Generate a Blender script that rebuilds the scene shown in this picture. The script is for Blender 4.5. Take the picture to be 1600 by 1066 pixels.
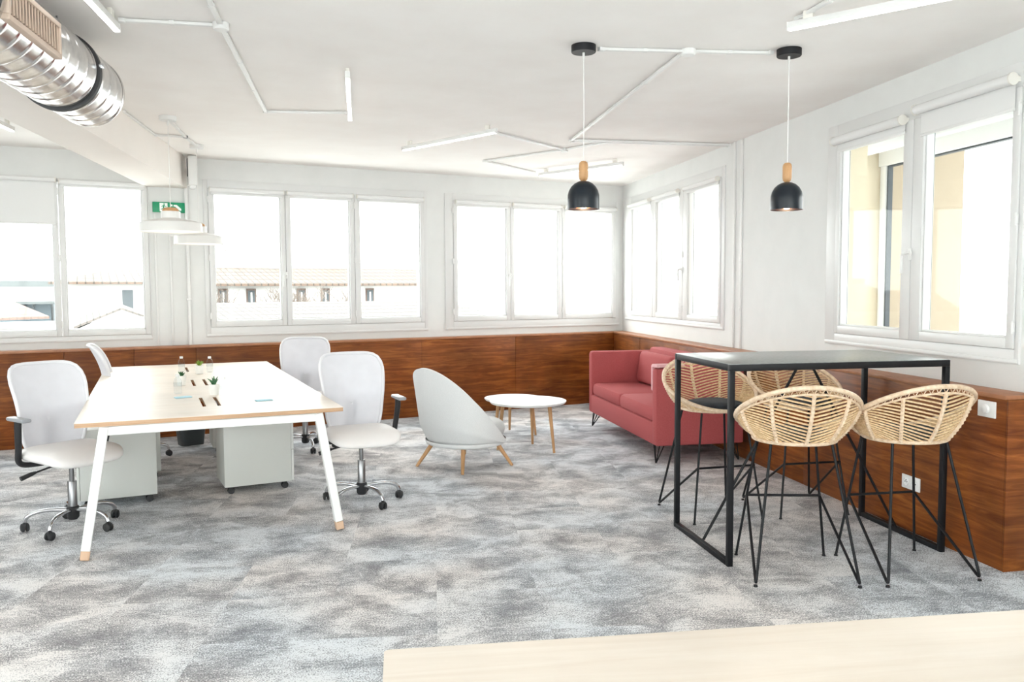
import bpy, bmesh, math, random
from mathutils import Vector, Matrix
PI = math.pi
random.seed(7)
for o in list(bpy.data.objects): bpy.data.objects.remove(o)
SC = bpy.context.scene
COL = SC.collection

# ------------------------------------------------------------------ camera
cd = bpy.data.cameras.new('camera'); CAM = bpy.data.objects.new('camera', cd); COL.objects.link(CAM)
cd.sensor_fit = 'HORIZONTAL'; cd.sensor_width = 36; cd.lens = 1279.2/1600*36
cd.clip_start = .05; cd.clip_end = 800
_F = Vector((0.45989, 0.88574, -0.06296)); _R = Vector((0.88737, -0.46104, -0.00439)); _U = Vector((0.03292, 0.05385, 0.99801))
CAM.matrix_world = Matrix(((_R.x,_U.x,-_F.x,0),(_R.y,_U.y,-_F.y,0),(_R.z,_U.z,-_F.z,1.5),(0,0,0,1)))
SC.camera = CAM

# ------------------------------------------------------------------ sky, exposure, window light portals
world = bpy.data.worlds.new('overcast_sky'); SC.world = world; world.use_nodes = True
bg = world.node_tree.nodes['Background']
bg.inputs[0].default_value = (0.985, 0.985, 0.99, 1); bg.inputs[1].default_value = SKY = 1.5
vs = SC.view_settings
SC.display_settings.display_device = 'sRGB'
vs.view_transform = 'Standard'; vs.look = 'None'; vs.gamma = 1; vs.use_curve_mapping = False
vs.exposure = 2.5
SC.cycles.max_bounces = 16; SC.cycles.diffuse_bounces = 10; SC.cycles.transparent_max_bounces = 16

D = 9.19; K = Vector((6.465, D, 0)); TH = math.atan2(1, .3055); H = 2.88
RW = Matrix.Translation(K) @ Matrix.Rotation(TH, 4, 'Z')       # right wall frame: x = -distance from the corner, y = into the room
def rw(s, off, z): return RW @ Vector((-s, off, z))
def portal(M, w, h):
    l = bpy.data.lights.new('window_daylight', 'AREA'); l.shape = 'RECTANGLE'; l.size = w; l.size_y = h
    l.cycles.is_portal = True
    o = bpy.data.objects.new('window_daylight', l); COL.objects.link(o); o.matrix_world = M; return o
def face_dir(pos, d):
    z = -Vector(d).normalized(); x = Vector((0,0,1)).cross(z).normalized(); y = z.cross(x)
    return Matrix(((x.x,y.x,z.x,pos[0]),(x.y,y.y,z.y,pos[1]),(x.z,y.z,z.z,pos[2]),(0,0,0,1)))
_N = RW.to_3x3() @ Vector((0,1,0))
for x0, x1 in ((-2.6,.6),(1.13,3.62),(3.87,6.40)): portal(face_dir(((x0+x1)/2, D+.1, 1.83), (0,-1,0)), x1-x0, 1.7)
for s0, s1 in ((.16,3.18),(4.97,6.82)): portal(face_dir(rw((s0+s1)/2, -.1, 1.9), _N), s1-s0, 1.7)

# ------------------------------------------------------------------ materials
def mat(name, col, rough=.5, metal=0, spec=.5, **k):
    m = bpy.data.materials.new(name); m.use_nodes = True
    b = m.node_tree.nodes['Principled BSDF']
    b.inputs['Base Color'].default_value = (*col, 1); b.inputs['Roughness'].default_value = rough
    b.inputs['Metallic'].default_value = metal; b.inputs['Specular IOR Level'].default_value = spec
    for kk, v in k.items(): b.inputs[kk.replace('_', ' ')].default_value = v
    return m
def nd(m, t, **k):
    n = m.node_tree.nodes.new(t)
    for a, b in k.items(): setattr(n, a, b)
    return n
def lk(m, a, b): m.node_tree.links.new(a, b)
def bsdf(m): return m.node_tree.nodes['Principled BSDF']
def noise_col(m, c1, c2, scale=(3,3,3), detail=5, nscale=1, p=(.3,.7), bump=0, coord='Object', rough=.55, dist=0):
    tc = nd(m, 'ShaderNodeTexCoord'); mp = nd(m, 'ShaderNodeMapping'); mp.inputs['Scale'].default_value = scale
    n = nd(m, 'ShaderNodeTexNoise'); n.inputs['Scale'].default_value = nscale; n.inputs['Detail'].default_value = detail
    n.inputs['Roughness'].default_value = rough; n.inputs['Distortion'].default_value = dist
    r = nd(m, 'ShaderNodeValToRGB'); r.color_ramp.elements[0].position = p[0]; r.color_ramp.elements[1].position = p[1]
    r.color_ramp.elements[0].color = (*c1, 1); r.color_ramp.elements[1].color = (*c2, 1)
    lk(m, tc.outputs[coord], mp.inputs[0]); lk(m, mp.outputs[0], n.inputs[0]); lk(m, n.outputs[0], r.inputs[0])
    lk(m, r.outputs[0], bsdf(m).inputs['Base Color'])
    if bump:
        b = nd(m, 'ShaderNodeBump'); b.inputs['Strength'].default_value = bump; b.inputs['Distance'].default_value = .01
        lk(m, n.outputs[0], b.inputs['Height']); lk(m, b.outputs[0], bsdf(m).inputs['Normal'])
    return m
M = {}
M['wall'] = noise_col(mat('painted_wall', (.8,.8,.79), .75), (.695,.70,.69), (.73,.735,.725), nscale=1.5, bump=.02)
M['ceiling'] = noise_col(mat('ceiling_paint', (.8,.78,.76), .85), (.84,.81,.785), (.88,.86,.84), nscale=.8)
M['beam'] = noise_col(mat('beam_paint', (.8,.78,.76), .8), (.80,.755,.715), (.83,.785,.745), nscale=.8)
M['pvc'] = mat('white_window_profile', (.69,.69,.685), .35)
M['plastic'] = mat('white_plastic', (.74,.74,.73), .4)
M['cream_plastic'] = mat('off_white_plastic', (.74,.72,.67), .4)
M['blind'] = mat('blind_fabric', (.74,.74,.735), .8, Transmission_Weight=0)
M['black'] = mat('black_metal', (.006,.006,.008), .5, 0, .3)
M['switch'] = mat('white_switch_plastic', (.84,.84,.83), .35)
M['armpad'] = mat('arm_pad_painted_sheen', (.30,.31,.33), .35)  # black plastic pads; the windows' reflection is put into the base colour
M['lampwhite'] = mat('white_lamp_metal', (.72,.71,.69), .45)
M['blackp'] = mat('black_plastic', (.015,.015,.017), .5)
M['rubber'] = mat('black_rubber', (.02,.02,.022), .6)
M['chrome'] = mat('chrome', (.58,.59,.61), .12, 1)
M['steel'] = noise_col(mat('brushed_steel', (.5,.5,.52), .3, 1), (.20,.20,.21), (.34,.34,.35), scale=(40,40,2))
M['white_metal'] = mat('white_lacquered_steel', (.80,.80,.79), .4)
M['led'] = mat('led_diffuser', (.9,.9,.9), .5, Emission_Color=(1,.985,.96,1), Emission_Strength=1.1)
M['bulb'] = mat('warm_bulb', (.9,.8,.7), .5, Emission_Color=(1,.66,.42,1), Emission_Strength=9)
M['diff'] = mat('lamp_diffuser', (.9,.87,.8), .5, Emission_Color=(1,.90,.74,1), Emission_Strength=.12)
M['ped'] = mat('pedestal_lacquer', (.62,.63,.60), .45)
M['ped2'] = mat('pedestal_drawer_lacquer', (.68,.685,.66), .4)
M['leather'] = mat('white_seat_vinyl', (.80,.775,.765), .5)
M['chairframe'] = mat('pale_grey_chair_frame', (.72,.72,.75), .4)
M['lounge'] = noise_col(mat('pale_grey_felt', (.6,.6,.6), .9), (.70,.71,.715), (.77,.78,.785), nscale=60, bump=.1)
M['lounge_cushion'] = noise_col(mat('grey_seat_felt', (.45,.45,.45), .9), (.50,.51,.51), (.60,.61,.61), nscale=80, bump=.1)
M['sofa'] = noise_col(mat('coral_red_fabric', (.5,.1,.1), .9), (.34,.062,.065), (.43,.092,.095), nscale=70, bump=.15)
M['throw'] = noise_col(mat('pale_pink_fabric', (.8,.5,.5), .9), (.62,.30,.31), (.80,.48,.50), scale=(2,60,2), nscale=1)
M['cushion'] = noise_col(mat('black_cushion_fabric', (.01,.012,.016), .75), (.008,.011,.016), (.028,.036,.048), nscale=9, bump=.4)
M['pot'] = mat('white_ceramic', (.80,.79,.76), .3)
M['blue'] = mat('pale_blue_paper', (.42,.66,.75), .7)
M['green'] = mat('sign_green', (0.0,.27,.12), .4)
M['signwhite'] = mat('sign_white', (.85,.9,.87), .4)
M['leaf'] = noise_col(mat('succulent_leaf', (.03,.12,.04), .5), (.015,.07,.03), (.06,.2,.07), nscale=30)
M['leaf2'] = noise_col(mat('bright_leaf', (.1,.3,.04), .5), (.06,.2,.03), (.42,.50,.06), nscale=30)
M['soil'] = mat('dark_soil', (.03,.022,.015), .9)
M['bin'] = mat('dark_grey_bin', (.055,.062,.065), .45)
M['dome'] = mat('matt_black_shade', (.006,.010,.016), .3, 0, .4)
M['copper'] = mat('copper_inside', (.75,.36,.22), .35, .6)
M['grey_slot'] = mat('dark_slot', (.03,.026,.02), .6)
M['cord'] = mat('white_cord', (.78,.77,.75), .6)
M['earth'] = mat('pale_concrete', (.62,.62,.60), .9)
M['ext_white'] = mat('white_render', (.50,.49,.475), .9)
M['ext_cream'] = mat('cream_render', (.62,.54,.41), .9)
M['ext_wing'] = mat('cream_render_darkened', (.33,.275,.205), .9)  # cream like the end wall, colour darkened to offset the open sky light
M['ext_soffit'] = mat('white_soffit', (.80,.80,.79), .8)
M['gasket'] = mat('dark_gasket', (.05,.06,.07), .6)
M['shutter'] = mat('grey_blue_shutter', (.06,.07,.077), .8)
M['brick'] = mat('brick_surround', (.13,.09,.075), .9)
M['bluewall'] = mat('pale_blue_cladding', (.085,.112,.13), .8)
M['greyroof'] = mat('grey_metal_roof', (.10,.11,.11), .8)
M['farblue'] = mat('distant_tower', (.125,.14,.148), .8)
M['twig'] = mat('bare_branch', (.16,.13,.11), .9)

def wood(name, c1, c2, c3, scale, rough=.4, coat=0, axis='X', ns=1.0):
    m = mat(name, c2, rough)
    tc = nd(m, 'ShaderNodeTexCoord'); mp = nd(m, 'ShaderNodeMapping'); mp.inputs['Scale'].default_value = scale
    oi = nd(m, 'ShaderNodeObjectInfo')
    vm = nd(m, 'ShaderNodeVectorMath', operation='ADD')
    lk(m, tc.outputs['Object'], mp.inputs[0])
    n = nd(m, 'ShaderNodeTexNoise'); n.inputs['Scale'].default_value = ns; n.inputs['Detail'].default_value = 8; n.inputs['Roughness'].default_value = .65; n.inputs['Distortion'].default_value = 1.1
    lk(m, mp.outputs[0], n.inputs[0])
    r = nd(m, 'ShaderNodeValToRGB'); e = r.color_ramp.elements
    e[0].position = .28; e[0].color = (*c1, 1); e[1].position = .72; e[1].color = (*c3, 1)
    x = e.new(.5); x.color = (*c2, 1)
    lk(m, n.outputs[0], r.inputs[0])
    # broad patches
    n2 = nd(m, 'ShaderNodeTexNoise'); n2.inputs['Scale'].default_value = 2.4; n2.inputs['Detail'].default_value = 3
    lk(m, tc.outputs['Object'], n2.inputs[0])
    mr = nd(m, 'ShaderNodeMapRange'); mr.inputs['From Min'].default_value = .3; mr.inputs['From Max'].default_value = .7
    mr.inputs['To Min'].default_value = .66; mr.inputs['To Max'].default_value = 1.28
    lk(m, n2.outputs[0], mr.inputs[0])
    mx = nd(m, 'ShaderNodeMix', data_type='RGBA', blend_type='MULTIPLY'); mx.inputs[0].default_value = 1 if coat else .25
    lk(m, r.outputs[0], mx.inputs[6]); lk(m, mr.outputs[0], mx.inputs[7]); lk(m, mx.outputs[2], bsdf(m).inputs['Base Color'])
    return m
M['panel'] = wood('reddish_walnut_veneer', (.105,.024,.005), (.20,.056,.011), (.33,.112,.024), (2.0,2.0,26), .45, 1)
bsdf(M['panel']).inputs['Specular IOR Level'].default_value = .25
M['panel_cap'] = wood('walnut_ledge', (.26,.10,.045), (.36,.15,.07), (.46,.21,.10), (3,3,3), .4, 0)
M['birch'] = wood('birch_desk_top', (.65,.56,.47), (.69,.61,.525), (.73,.66,.585), (1.2,16,8), .42)
M['ply'] = wood('plywood_edge', (.36,.20,.10), (.50,.31,.18), (.62,.42,.27), (2,2,200), .5)
M['oak'] = wood('oak', (.42,.22,.09), (.52,.29,.13), (.60,.36,.18), (14,14,2.5), .45)
M['foot'] = wood('pale_wood_foot', (.55,.36,.24), (.62,.42,.29), (.70,.50,.36), (10,10,2), .5)
M['rattan'] = noise_col(mat('natural_rattan', (.6,.45,.28), .5), (.52,.32,.16), (.80,.61,.38), nscale=22)
M['rattan_rim'] = noise_col(mat('pale_rattan_rim', (.7,.55,.4), .45), (.60,.42,.27), (.80,.65,.49), nscale=16)

def carpet():
    m = mat('mottled_grey_carpet', (.4,.4,.4), .95, 0, .1)
    tc = nd(m, 'ShaderNodeTexCoord'); mp = nd(m, 'ShaderNodeMapping'); mp.inputs['Rotation'].default_value = (0,0,math.radians(22))
    lk(m, tc.outputs['Object'], mp.inputs[0])
    sc = nd(m, 'ShaderNodeVectorMath', operation='MULTIPLY'); sc.inputs[1].default_value = (2.0, 2.0, 1); lk(m, mp.outputs[0], sc.inputs[0])
    fl = nd(m, 'ShaderNodeVectorMath', operation='FLOOR'); lk(m, sc.outputs[0], fl.inputs[0])
    wn = nd(m, 'ShaderNodeTexWhiteNoise', noise_dimensions='3D'); lk(m, fl.outputs[0], wn.inputs[0])
    off = nd(m, 'ShaderNodeVectorMath', operation='MULTIPLY_ADD'); off.inputs[1].default_value = (.16,.16,0)
    lk(m, wn.outputs['Color'], off.inputs[0]); lk(m, mp.outputs[0], off.inputs[2])
    st = nd(m, 'ShaderNodeVectorMath', operation='MULTIPLY'); st.inputs[1].default_value = (3.3, 3.9, 1); lk(m, off.outputs[0], st.inputs[0])
    n1 = nd(m, 'ShaderNodeTexNoise'); n1.inputs['Scale'].default_value = 1; n1.inputs['Detail'].default_value = 5; n1.inputs['Roughness'].default_value = .62; n1.inputs['Distortion'].default_value = .4
    lk(m, st.outputs[0], n1.inputs[0])
    # streaky fine texture
    s2 = nd(m, 'ShaderNodeVectorMath', operation='MULTIPLY'); s2.inputs[1].default_value = (22, 60, 1); lk(m, off.outputs[0], s2.inputs[0])
    n2 = nd(m, 'ShaderNodeTexNoise'); n2.inputs['Scale'].default_value = 1; n2.inputs['Detail'].default_value = 4; n2.inputs['Roughness'].default_value = .7
    lk(m, s2.outputs[0], n2.inputs[0])
    n3 = nd(m, 'ShaderNodeTexNoise'); n3.inputs['Scale'].default_value = 150; n3.inputs['Detail'].default_value = 3; lk(m, tc.outputs['Object'], n3.inputs[0])
    a = nd(m, 'ShaderNodeMath', operation='MULTIPLY_ADD'); a.inputs[1].default_value = .34; lk(m, n2.outputs[0], a.inputs[0])
    a0 = nd(m, 'ShaderNodeMath', operation='MULTIPLY'); a0.inputs[1].default_value = .72; lk(m, n1.outputs[0], a0.inputs[0]); lk(m, a0.outputs[0], a.inputs[2])
    b = nd(m, 'ShaderNodeMath', operation='MULTIPLY_ADD'); b.inputs[1].default_value = .85; lk(m, n3.outputs[0], b.inputs[0]); lk(m, a.outputs[0], b.inputs[2])
    r = nd(m, 'ShaderNodeValToRGB'); e = r.color_ramp.elements
    e[0].position = .78; e[0].color = (.21,.21,.222,1); e[1].position = 1.11; e[1].color = (.76,.765,.765,1)
    x = e.new(.90); x.color = (.37,.373,.385,1); x = e.new(.985); x.color = (.52,.53,.54,1)
    lk(m, b.outputs[0], r.inputs[0])
    # some tiles warmer, some bluer
    mx = nd(m, 'ShaderNodeMix', data_type='RGBA', blend_type='MULTIPLY'); mx.inputs[0].default_value = 1
    n4 = nd(m, 'ShaderNodeTexNoise'); n4.inputs['Scale'].default_value = .9; lk(m, off.outputs[0], n4.inputs[0])
    r4 = nd(m, 'ShaderNodeValToRGB'); r4.color_ramp.elements[0].position = .4; r4.color_ramp.elements[1].position = .6
    r4.color_ramp.elements[0].color = (.965,1.0,1.045,1); r4.color_ramp.elements[1].color = (1.05,1.0,.98,1)
    lk(m, n4.outputs[0], r4.inputs[0]); lk(m, r.outputs[0], mx.inputs[6]); lk(m, r4.outputs[0], mx.inputs[7])
    lk(m, mx.outputs[2], bsdf(m).inputs['Base Color'])
    bp = nd(m, 'ShaderNodeBump'); bp.inputs['Strength'].default_value = .35; bp.inputs['Distance'].default_value = .004
    lk(m, n3.outputs[0], bp.inputs['Height']); lk(m, bp.outputs[0], bsdf(m).inputs['Normal'])
    return m
M['carpet'] = carpet()
def glassmat(name, tint=(.97,1,.99), refl=1.0):
    m = bpy.data.materials.new(name); m.use_nodes = True; nt = m.node_tree; nt.nodes.clear()
    out = nd(m, 'ShaderNodeOutputMaterial'); t = nd(m, 'ShaderNodeBsdfTransparent'); t.inputs[0].default_value = (*tint, 1)
    g = nd(m, 'ShaderNodeBsdfGlossy'); g.inputs['Roughness'].default_value = .02
    f = nd(m, 'ShaderNodeLayerWeight'); f.inputs[0].default_value = .5; pw = nd(m, 'ShaderNodeMath', operation='POWER'); pw.inputs[1].default_value = 5
    ma = nd(m, 'ShaderNodeMath', operation='MULTIPLY_ADD'); ma.inputs[1].default_value = .8*refl; ma.inputs[2].default_value = .01*refl
    lk(m, f.outputs['Facing'], pw.inputs[0]); lk(m, pw.outputs[0], ma.inputs[0]); mx = nd(m, 'ShaderNodeMixShader')
    lk(m, ma.outputs[0], mx.inputs[0]); lk(m, t.outputs[0], mx.inputs[1]); lk(m, g.outputs[0], mx.inputs[2]); lk(m, mx.outputs[0], out.inputs[0])
    return m
M['glass'] = glassmat('window_glass'); M['bottle'] = glassmat('clear_plastic', (.93,.95,.96))
def meshfab():
    m = mat('white_chair_mesh', (.80,.80,.83), .8)
    nt = m.node_tree; b = bsdf(m); out = nt.nodes['Material Output']
    tr = nd(m, 'ShaderNodeBsdfTransparent'); tl = nd(m, 'ShaderNodeBsdfTranslucent'); tl.inputs[0].default_value = (.8,.8,.84,1)
    m1 = nd(m, 'ShaderNodeMixShader'); m1.inputs[0].default_value = .35; m2 = nd(m, 'ShaderNodeMixShader')
    tc = nd(m, 'ShaderNodeTexCoord'); w = nd(m, 'ShaderNodeTexNoise'); w.inputs['Scale'].default_value = 7
    lk(m, tc.outputs['Object'], w.inputs[0]); mr = nd(m, 'ShaderNodeMapRange'); mr.inputs['To Min'].default_value = .02; mr.inputs['To Max'].default_value = .22
    lk(m, w.outputs[0], mr.inputs[0]); lk(m, mr.outputs[0], m2.inputs[0])
    lk(m, b.outputs[0], m1.inputs[1]); lk(m, tl.outputs[0], m1.inputs[2]); lk(m, m1.outputs[0], m2.inputs[1]); lk(m, tr.outputs[0], m2.inputs[2])
    lk(m, m2.outputs[0], out.inputs[0]); return m
M['mesh'] = meshfab()
def tiles(name, c1, c2, c3, sx=5.2, sy=2.2):
    m = mat(name, c2, .9)
    tc = nd(m, 'ShaderNodeTexCoord'); mp = nd(m, 'ShaderNodeMapping'); mp.inputs['Scale'].default_value = (sx, sy, 1)
    b = nd(m, 'ShaderNodeTexBrick'); b.offset = 0; b.inputs['Scale'].default_value = 1; b.inputs['Mortar Size'].default_value = .09
    b.inputs['Brick Width'].default_value = 1; b.inputs['Row Height'].default_value = 1
    b.inputs['Color1'].default_value = (*c1, 1); b.inputs['Color2'].default_value = (*c2, 1); b.inputs['Mortar'].default_value = (*c3, 1)
    lk(m, tc.outputs['UV'], mp.inputs[0]); lk(m, mp.outputs[0], b.inputs[0]); lk(m, b.outputs[0], bsdf(m).inputs['Base Color'])
    return m
M['roof'] = tiles('terracotta_tiles', (.145,.10,.075), (.12,.088,.07), (.042,.036,.03))
M['roof2'] = tiles('weathered_tiles', (.115,.10,.09), (.09,.078,.07), (.04,.036,.032))
M['roof3'] = tiles('orange_tiles', (.145,.095,.078), (.13,.088,.07), (.09,.065,.055))
def darkglass():
    m = mat('dark_table_top', (.10,.11,.11), .33, 0, .8)
    noise_col(m, (.15,.165,.162), (.29,.305,.30), nscale=14, detail=8); return m
M['tabletop'] = darkglass()
def ductmat():
    m = mat('galvanised_duct', (.6,.6,.6), .20, 1)
    return noise_col(m, (.45,.45,.46), (.72,.71,.69), nscale=5, detail=6)
M['duct'] = ductmat()
M['grille'] = mat('beige_metal_grille', (.60,.47,.38), .4, .2)

# ------------------------------------------------------------------ mesh builder
class MB:
    def __init__(s): s.b = bmesh.new(); s.mi = 0; s.mats = []
    def box(s, c, size, bev=0, R=None, seg=2):
        r = bmesh.ops.create_cube(s.b, size=1); vs_ = r['verts']
        for v in vs_: v.co = Vector((v.co.x*size[0], v.co.y*size[1], v.co.z*size[2]))
        if bev:
            es = list({e for v in vs_ for e in v.link_edges})
            rr = bmesh.ops.bevel(s.b, geom=es, offset=min(bev, min(size)*.49), segments=seg, affect='EDGES', profile=.5)
            vs_ = list({v for f in rr['faces'] for v in f.verts} | {v for v in vs_ if v.is_valid})
        for v in vs_:
            if R is not None: v.co = R @ v.co
            v.co += Vector(c)
        return s
    def b2(s, x0, x1, y0, y1, z0, z1, bev=0):
        return s.box(((x0+x1)/2,(y0+y1)/2,(z0+z1)/2), (abs(x1-x0),abs(y1-y0),abs(z1-z0)), bev)
    def tube(s, pts, r, n=8, closed=False, cap=True, flat=None):
        pts = [Vector(p) for p in pts]; N = len(pts)
        rs = r if isinstance(r, (list, tuple)) else [r]*N
        rings = []; prev = None
        for i, p in enumerate(pts):
            a = pts[(i-1) % N] if (closed or i > 0) else p; c = pts[(i+1) % N] if (closed or i < N-1) else p
            t = (c-a)
            t = t.normalized() if t.length > 1e-9 else Vector((0,0,1))
            if prev is None:
                u = Vector((0,0,1)) if abs(t.z) < .9 else Vector((1,0,0))
            else: u = prev
            u = (u - t*u.dot(t)); u = u.normalized() if u.length > 1e-6 else t.orthogonal().normalized()
            prev = u; w = t.cross(u)
            rings.append([s.b.verts.new(p + rs[i]*(math.cos(2*PI*k/n)*u + math.sin(2*PI*k/n)*w)) for k in range(n)])
        m = N if closed else N-1
        for i in range(m):
            A, B = rings[i], rings[(i+1) % N]
            for k in range(n): s.b.faces.new((A[k], A[(k+1)%n], B[(k+1)%n], B[k]))
        if cap and not closed:
            s.b.faces.new(rings[0][::-1]); s.b.faces.new(rings[-1])
        return s
    def bar(s, a, b, w, h, up=(0,0,1), bev=.002):
        a = Vector(a); b = Vector(b); x = (b-a); L = x.length; x.normalize(); up = Vector(up)
        y = up.cross(x); y = y.normalized() if y.length > 1e-5 else Vector((0,1,0)); z = x.cross(y)
        R = Matrix(((x.x,y.x,z.x),(x.y,y.y,z.y),(x.z,y.z,z.z)))
        return s.box((a+b)/2, (L, w, h), bev, R, 1)
    def lathe(s, prof, n=32, c=(0,0,0), R=None):
        rings = []
        for r, z in prof:
            if r < 1e-6: ring = [s.b.verts.new((0,0,z))]
            else: ring = [s.b.verts.new((r*math.cos(2*PI*k/n), r*math.sin(2*PI*k/n), z)) for k in range(n)]
            rings.append(ring)
        for A, B in zip(rings, rings[1:]):
            for k in range(n):
                q = [A[k % len(A)], A[(k+1) % len(A)], B[(k+1) % len(B)], B[k % len(B)]]
                u = []
                for v in q:
                    if v not in u: u.append(v)
                if len(u) > 2: s.b.faces.new(u)
        for ring in rings:
            for v in ring:
                if R is not None: v.co = R @ v.co
                v.co += Vector(c)
        return s
    def sphere(s, c, r, n=12, sc=(1,1,1)):
        q = bmesh.ops.create_uvsphere(s.b, u_segments=n, v_segments=max(6,n//2+2), radius=r)
        for v in q['verts']: v.co = Vector((v.co.x*sc[0], v.co.y*sc[1], v.co.z*sc[2])) + Vector(c)
        return s
    def grid(s, f, nu, nv, thick=0, closeu=False):
        V = [[s.b.verts.new(f(i/(nu if closeu else nu-1), j/(nv-1))) for j in range(nv)] for i in range(nu)]
        fs = []
        for i in range(nu if closeu else nu-1):
            for j in range(nv-1):
                fs.append(s.b.faces.new((V[i][j], V[(i+1)%nu][j], V[(i+1)%nu][j+1], V[i][j+1])))
        if thick:
            bmesh.ops.recalc_face_normals(s.b, faces=fs)
            bmesh.ops.solidify(s.b, geom=fs, thickness=thick)
        return s
    def poly(s, pts, thick, axis=(0,1,0)):
        a = Vector(axis)*thick
        A = [s.b.verts.new(Vector(p)) for p in pts]; B = [s.b.verts.new(Vector(p)+a) for p in pts]
        s.b.faces.new(A); s.b.faces.new(B[::-1]); n = len(A)
        for i in range(n): s.b.faces.new((A[i], B[i], B[(i+1)%n], A[(i+1)%n]))
        return s
    def mesh(s, name, m, smooth=True, uv=None):
        bmesh.ops.recalc_face_normals(s.b, faces=s.b.faces[:])
        if uv:
            L = s.b.loops.layers.uv.new()
            for f in s.b.faces:
                for l in f.loops: l[L].uv = uv(l.vert.co)
        me = bpy.data.meshes.new(name); s.b.to_mesh(me); s.b.free(); me.materials.append(M[m] if isinstance(m, str) else m)
        if smooth:
            for p in me.polygons: p.use_smooth = True
            me.set_sharp_from_angle(angle=math.radians(38))
        return me
    def build(s, name, m, parent=None, Mx=None, smooth=True, uv=None):
        o = bpy.data.objects.new(name, s.mesh(name, m, smooth, uv)); COL.objects.link(o)
        if parent is not None: o.parent = parent
        elif Mx is not None: o.matrix_world = Mx
        return o
def tag(o, label=None, cat=None, group=None, kind=None):
    if label: o['label'] = label
    if cat: o['category'] = cat
    if group: o['group'] = group
    if kind: o['kind'] = kind
    return o
def empty(name, loc=(0,0,0), rz=0, label=None, cat=None, group=None, kind=None, Mx=None):
    o = bpy.data.objects.new(name, None); COL.objects.link(o); o.empty_display_size = .05
    if Mx is not None: o.matrix_world = Mx
    else: o.location = loc; o.rotation_euler = (0,0,rz)
    return tag(o, label, cat, group, kind)
def copy_tree(o, parent=None):
    c = o.copy(); COL.objects.link(c)
    if parent is not None: c.parent = parent
    for ch in list(o.children): copy_tree(ch, c)
    return c
def place(o, loc, rz, label):
    o.location = loc; o.rotation_euler = (0,0,rz); o['label'] = label; return o
def Rz(a): return Matrix.Rotation(a, 3, 'Z')
def lerp(a, b, t): return a+(b-a)*t
def spline(pts, n=6, closed=False):
    P = [Vector(p) for p in pts]; out = []; N = len(P)
    for i in range(N if closed else N-1):
        p0 = P[(i-1)%N] if closed or i else P[0]; p1 = P[i]; p2 = P[(i+1)%N]; p3 = P[(i+2)%N] if closed or i < N-2 else P[-1]
        for k in range(n):
            t = k/n; out.append(.5*((2*p1)+(-p0+p2)*t+(2*p0-5*p1+4*p2-p3)*t*t+(-p0+3*p1-3*p2+p3)*t**3))
    if not closed: out.append(P[-1])
    return out
def fillet(pts, r, n=5):
    P = [Vector(p) for p in pts]; out = [P[0]]
    for i in range(1, len(P)-1):
        a, b, c = P[i-1], P[i], P[i+1]; u = (a-b).normalized(); w = (c-b).normalized()
        d = min(r, (a-b).length*.45, (c-b).length*.45); p, q = b+u*d, b+w*d
        for k in range(n+1):
            t = k/n; out.append((1-t)**2*p + 2*t*(1-t)*b + t*t*q)
    out.append(P[-1]); return out
# ================================================================== ROOM SHELL
BW = Matrix.Translation((0, D, 0)) @ Matrix.Rotation(PI, 4, 'Z')     # back wall frame: x = -world x, y = into the room
DW = Matrix.Rotation(TH, 4, 'Z')                                      # frame along the beam and the duct
def st(o): o['kind'] = 'structure'; return o
mb = MB(); mb.b2(-4.3, 8, -3.9, 9.6, -.12, 0)
st(mb.build('floor', 'carpet'))
mb = MB(); mb.b2(-4.3, 8, -3.9, 9.6, H, H+.15)
st(mb.build('ceiling', 'ceiling'))
def wall(name, Mx, s0, s1, t, openings, m='wall', z1=H):
    mb = MB(); xs = sorted(openings); cur = s0
    for a, b, z0, zt in xs:
        mb.b2(-cur, -a, -t, 0, 0, z1); mb.b2(-a, -b, -t, 0, 0, z0); mb.b2(-a, -b, -t, 0, zt, z1); cur = b
    mb.b2(-cur, -s1, -t, 0, 0, z1)
    return st(mb.build(name, m, None, Mx))
W0 = (-2.1, .60, 1.0, 2.60); W1 = (1.12, 3.635, 1.01, 2.665); W2 = (3.86, 6.41, 1.01, 2.66)
W3 = (.16, 3.18, 1.09, 2.69); W4 = (4.965, 6.845, 1.08, 2.70)
def ins(w, e=.03): return (w[0]+e, w[1]-e, w[2]+e, w[3]-e)
wall('wall_back', BW, -4.2, 6.62, .28, [ins(W0), ins(W1), ins(W2)])
wall('wall_right', RW, -.05, 13.6, .28, [ins(W3), ins(W4), (8.3,12.4,.3,2.75)])
wall('wall_left', Matrix.Translation((-4,0,0)) @ Matrix.Rotation(-PI/2, 4, 'Z'), -3.6, 9.45, .25, [(-1.6,1.2,.1,2.8),(2.2,5.0,.8,2.6)])  # openings out of view, put in to bring daylight into the room
wall('wall_front', Matrix.Translation((0,-3.5,0)), -7.6, 4.2, .25, [(-3.6,-.2,.1,2.8),(.2,3.4,.1,2.8)])  # unseen openings, made nearly full height to throw daylight deeper inside
# the ceiling beam
mb = MB(); mb.b2(-4.2, 10.15, 1.76, 2.14, 2.562, H-.001, .004)
bm_ = mb.build('ceiling_beam', 'beam', None, DW); st(bm_); bm_.name = 'trim_3'
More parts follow.
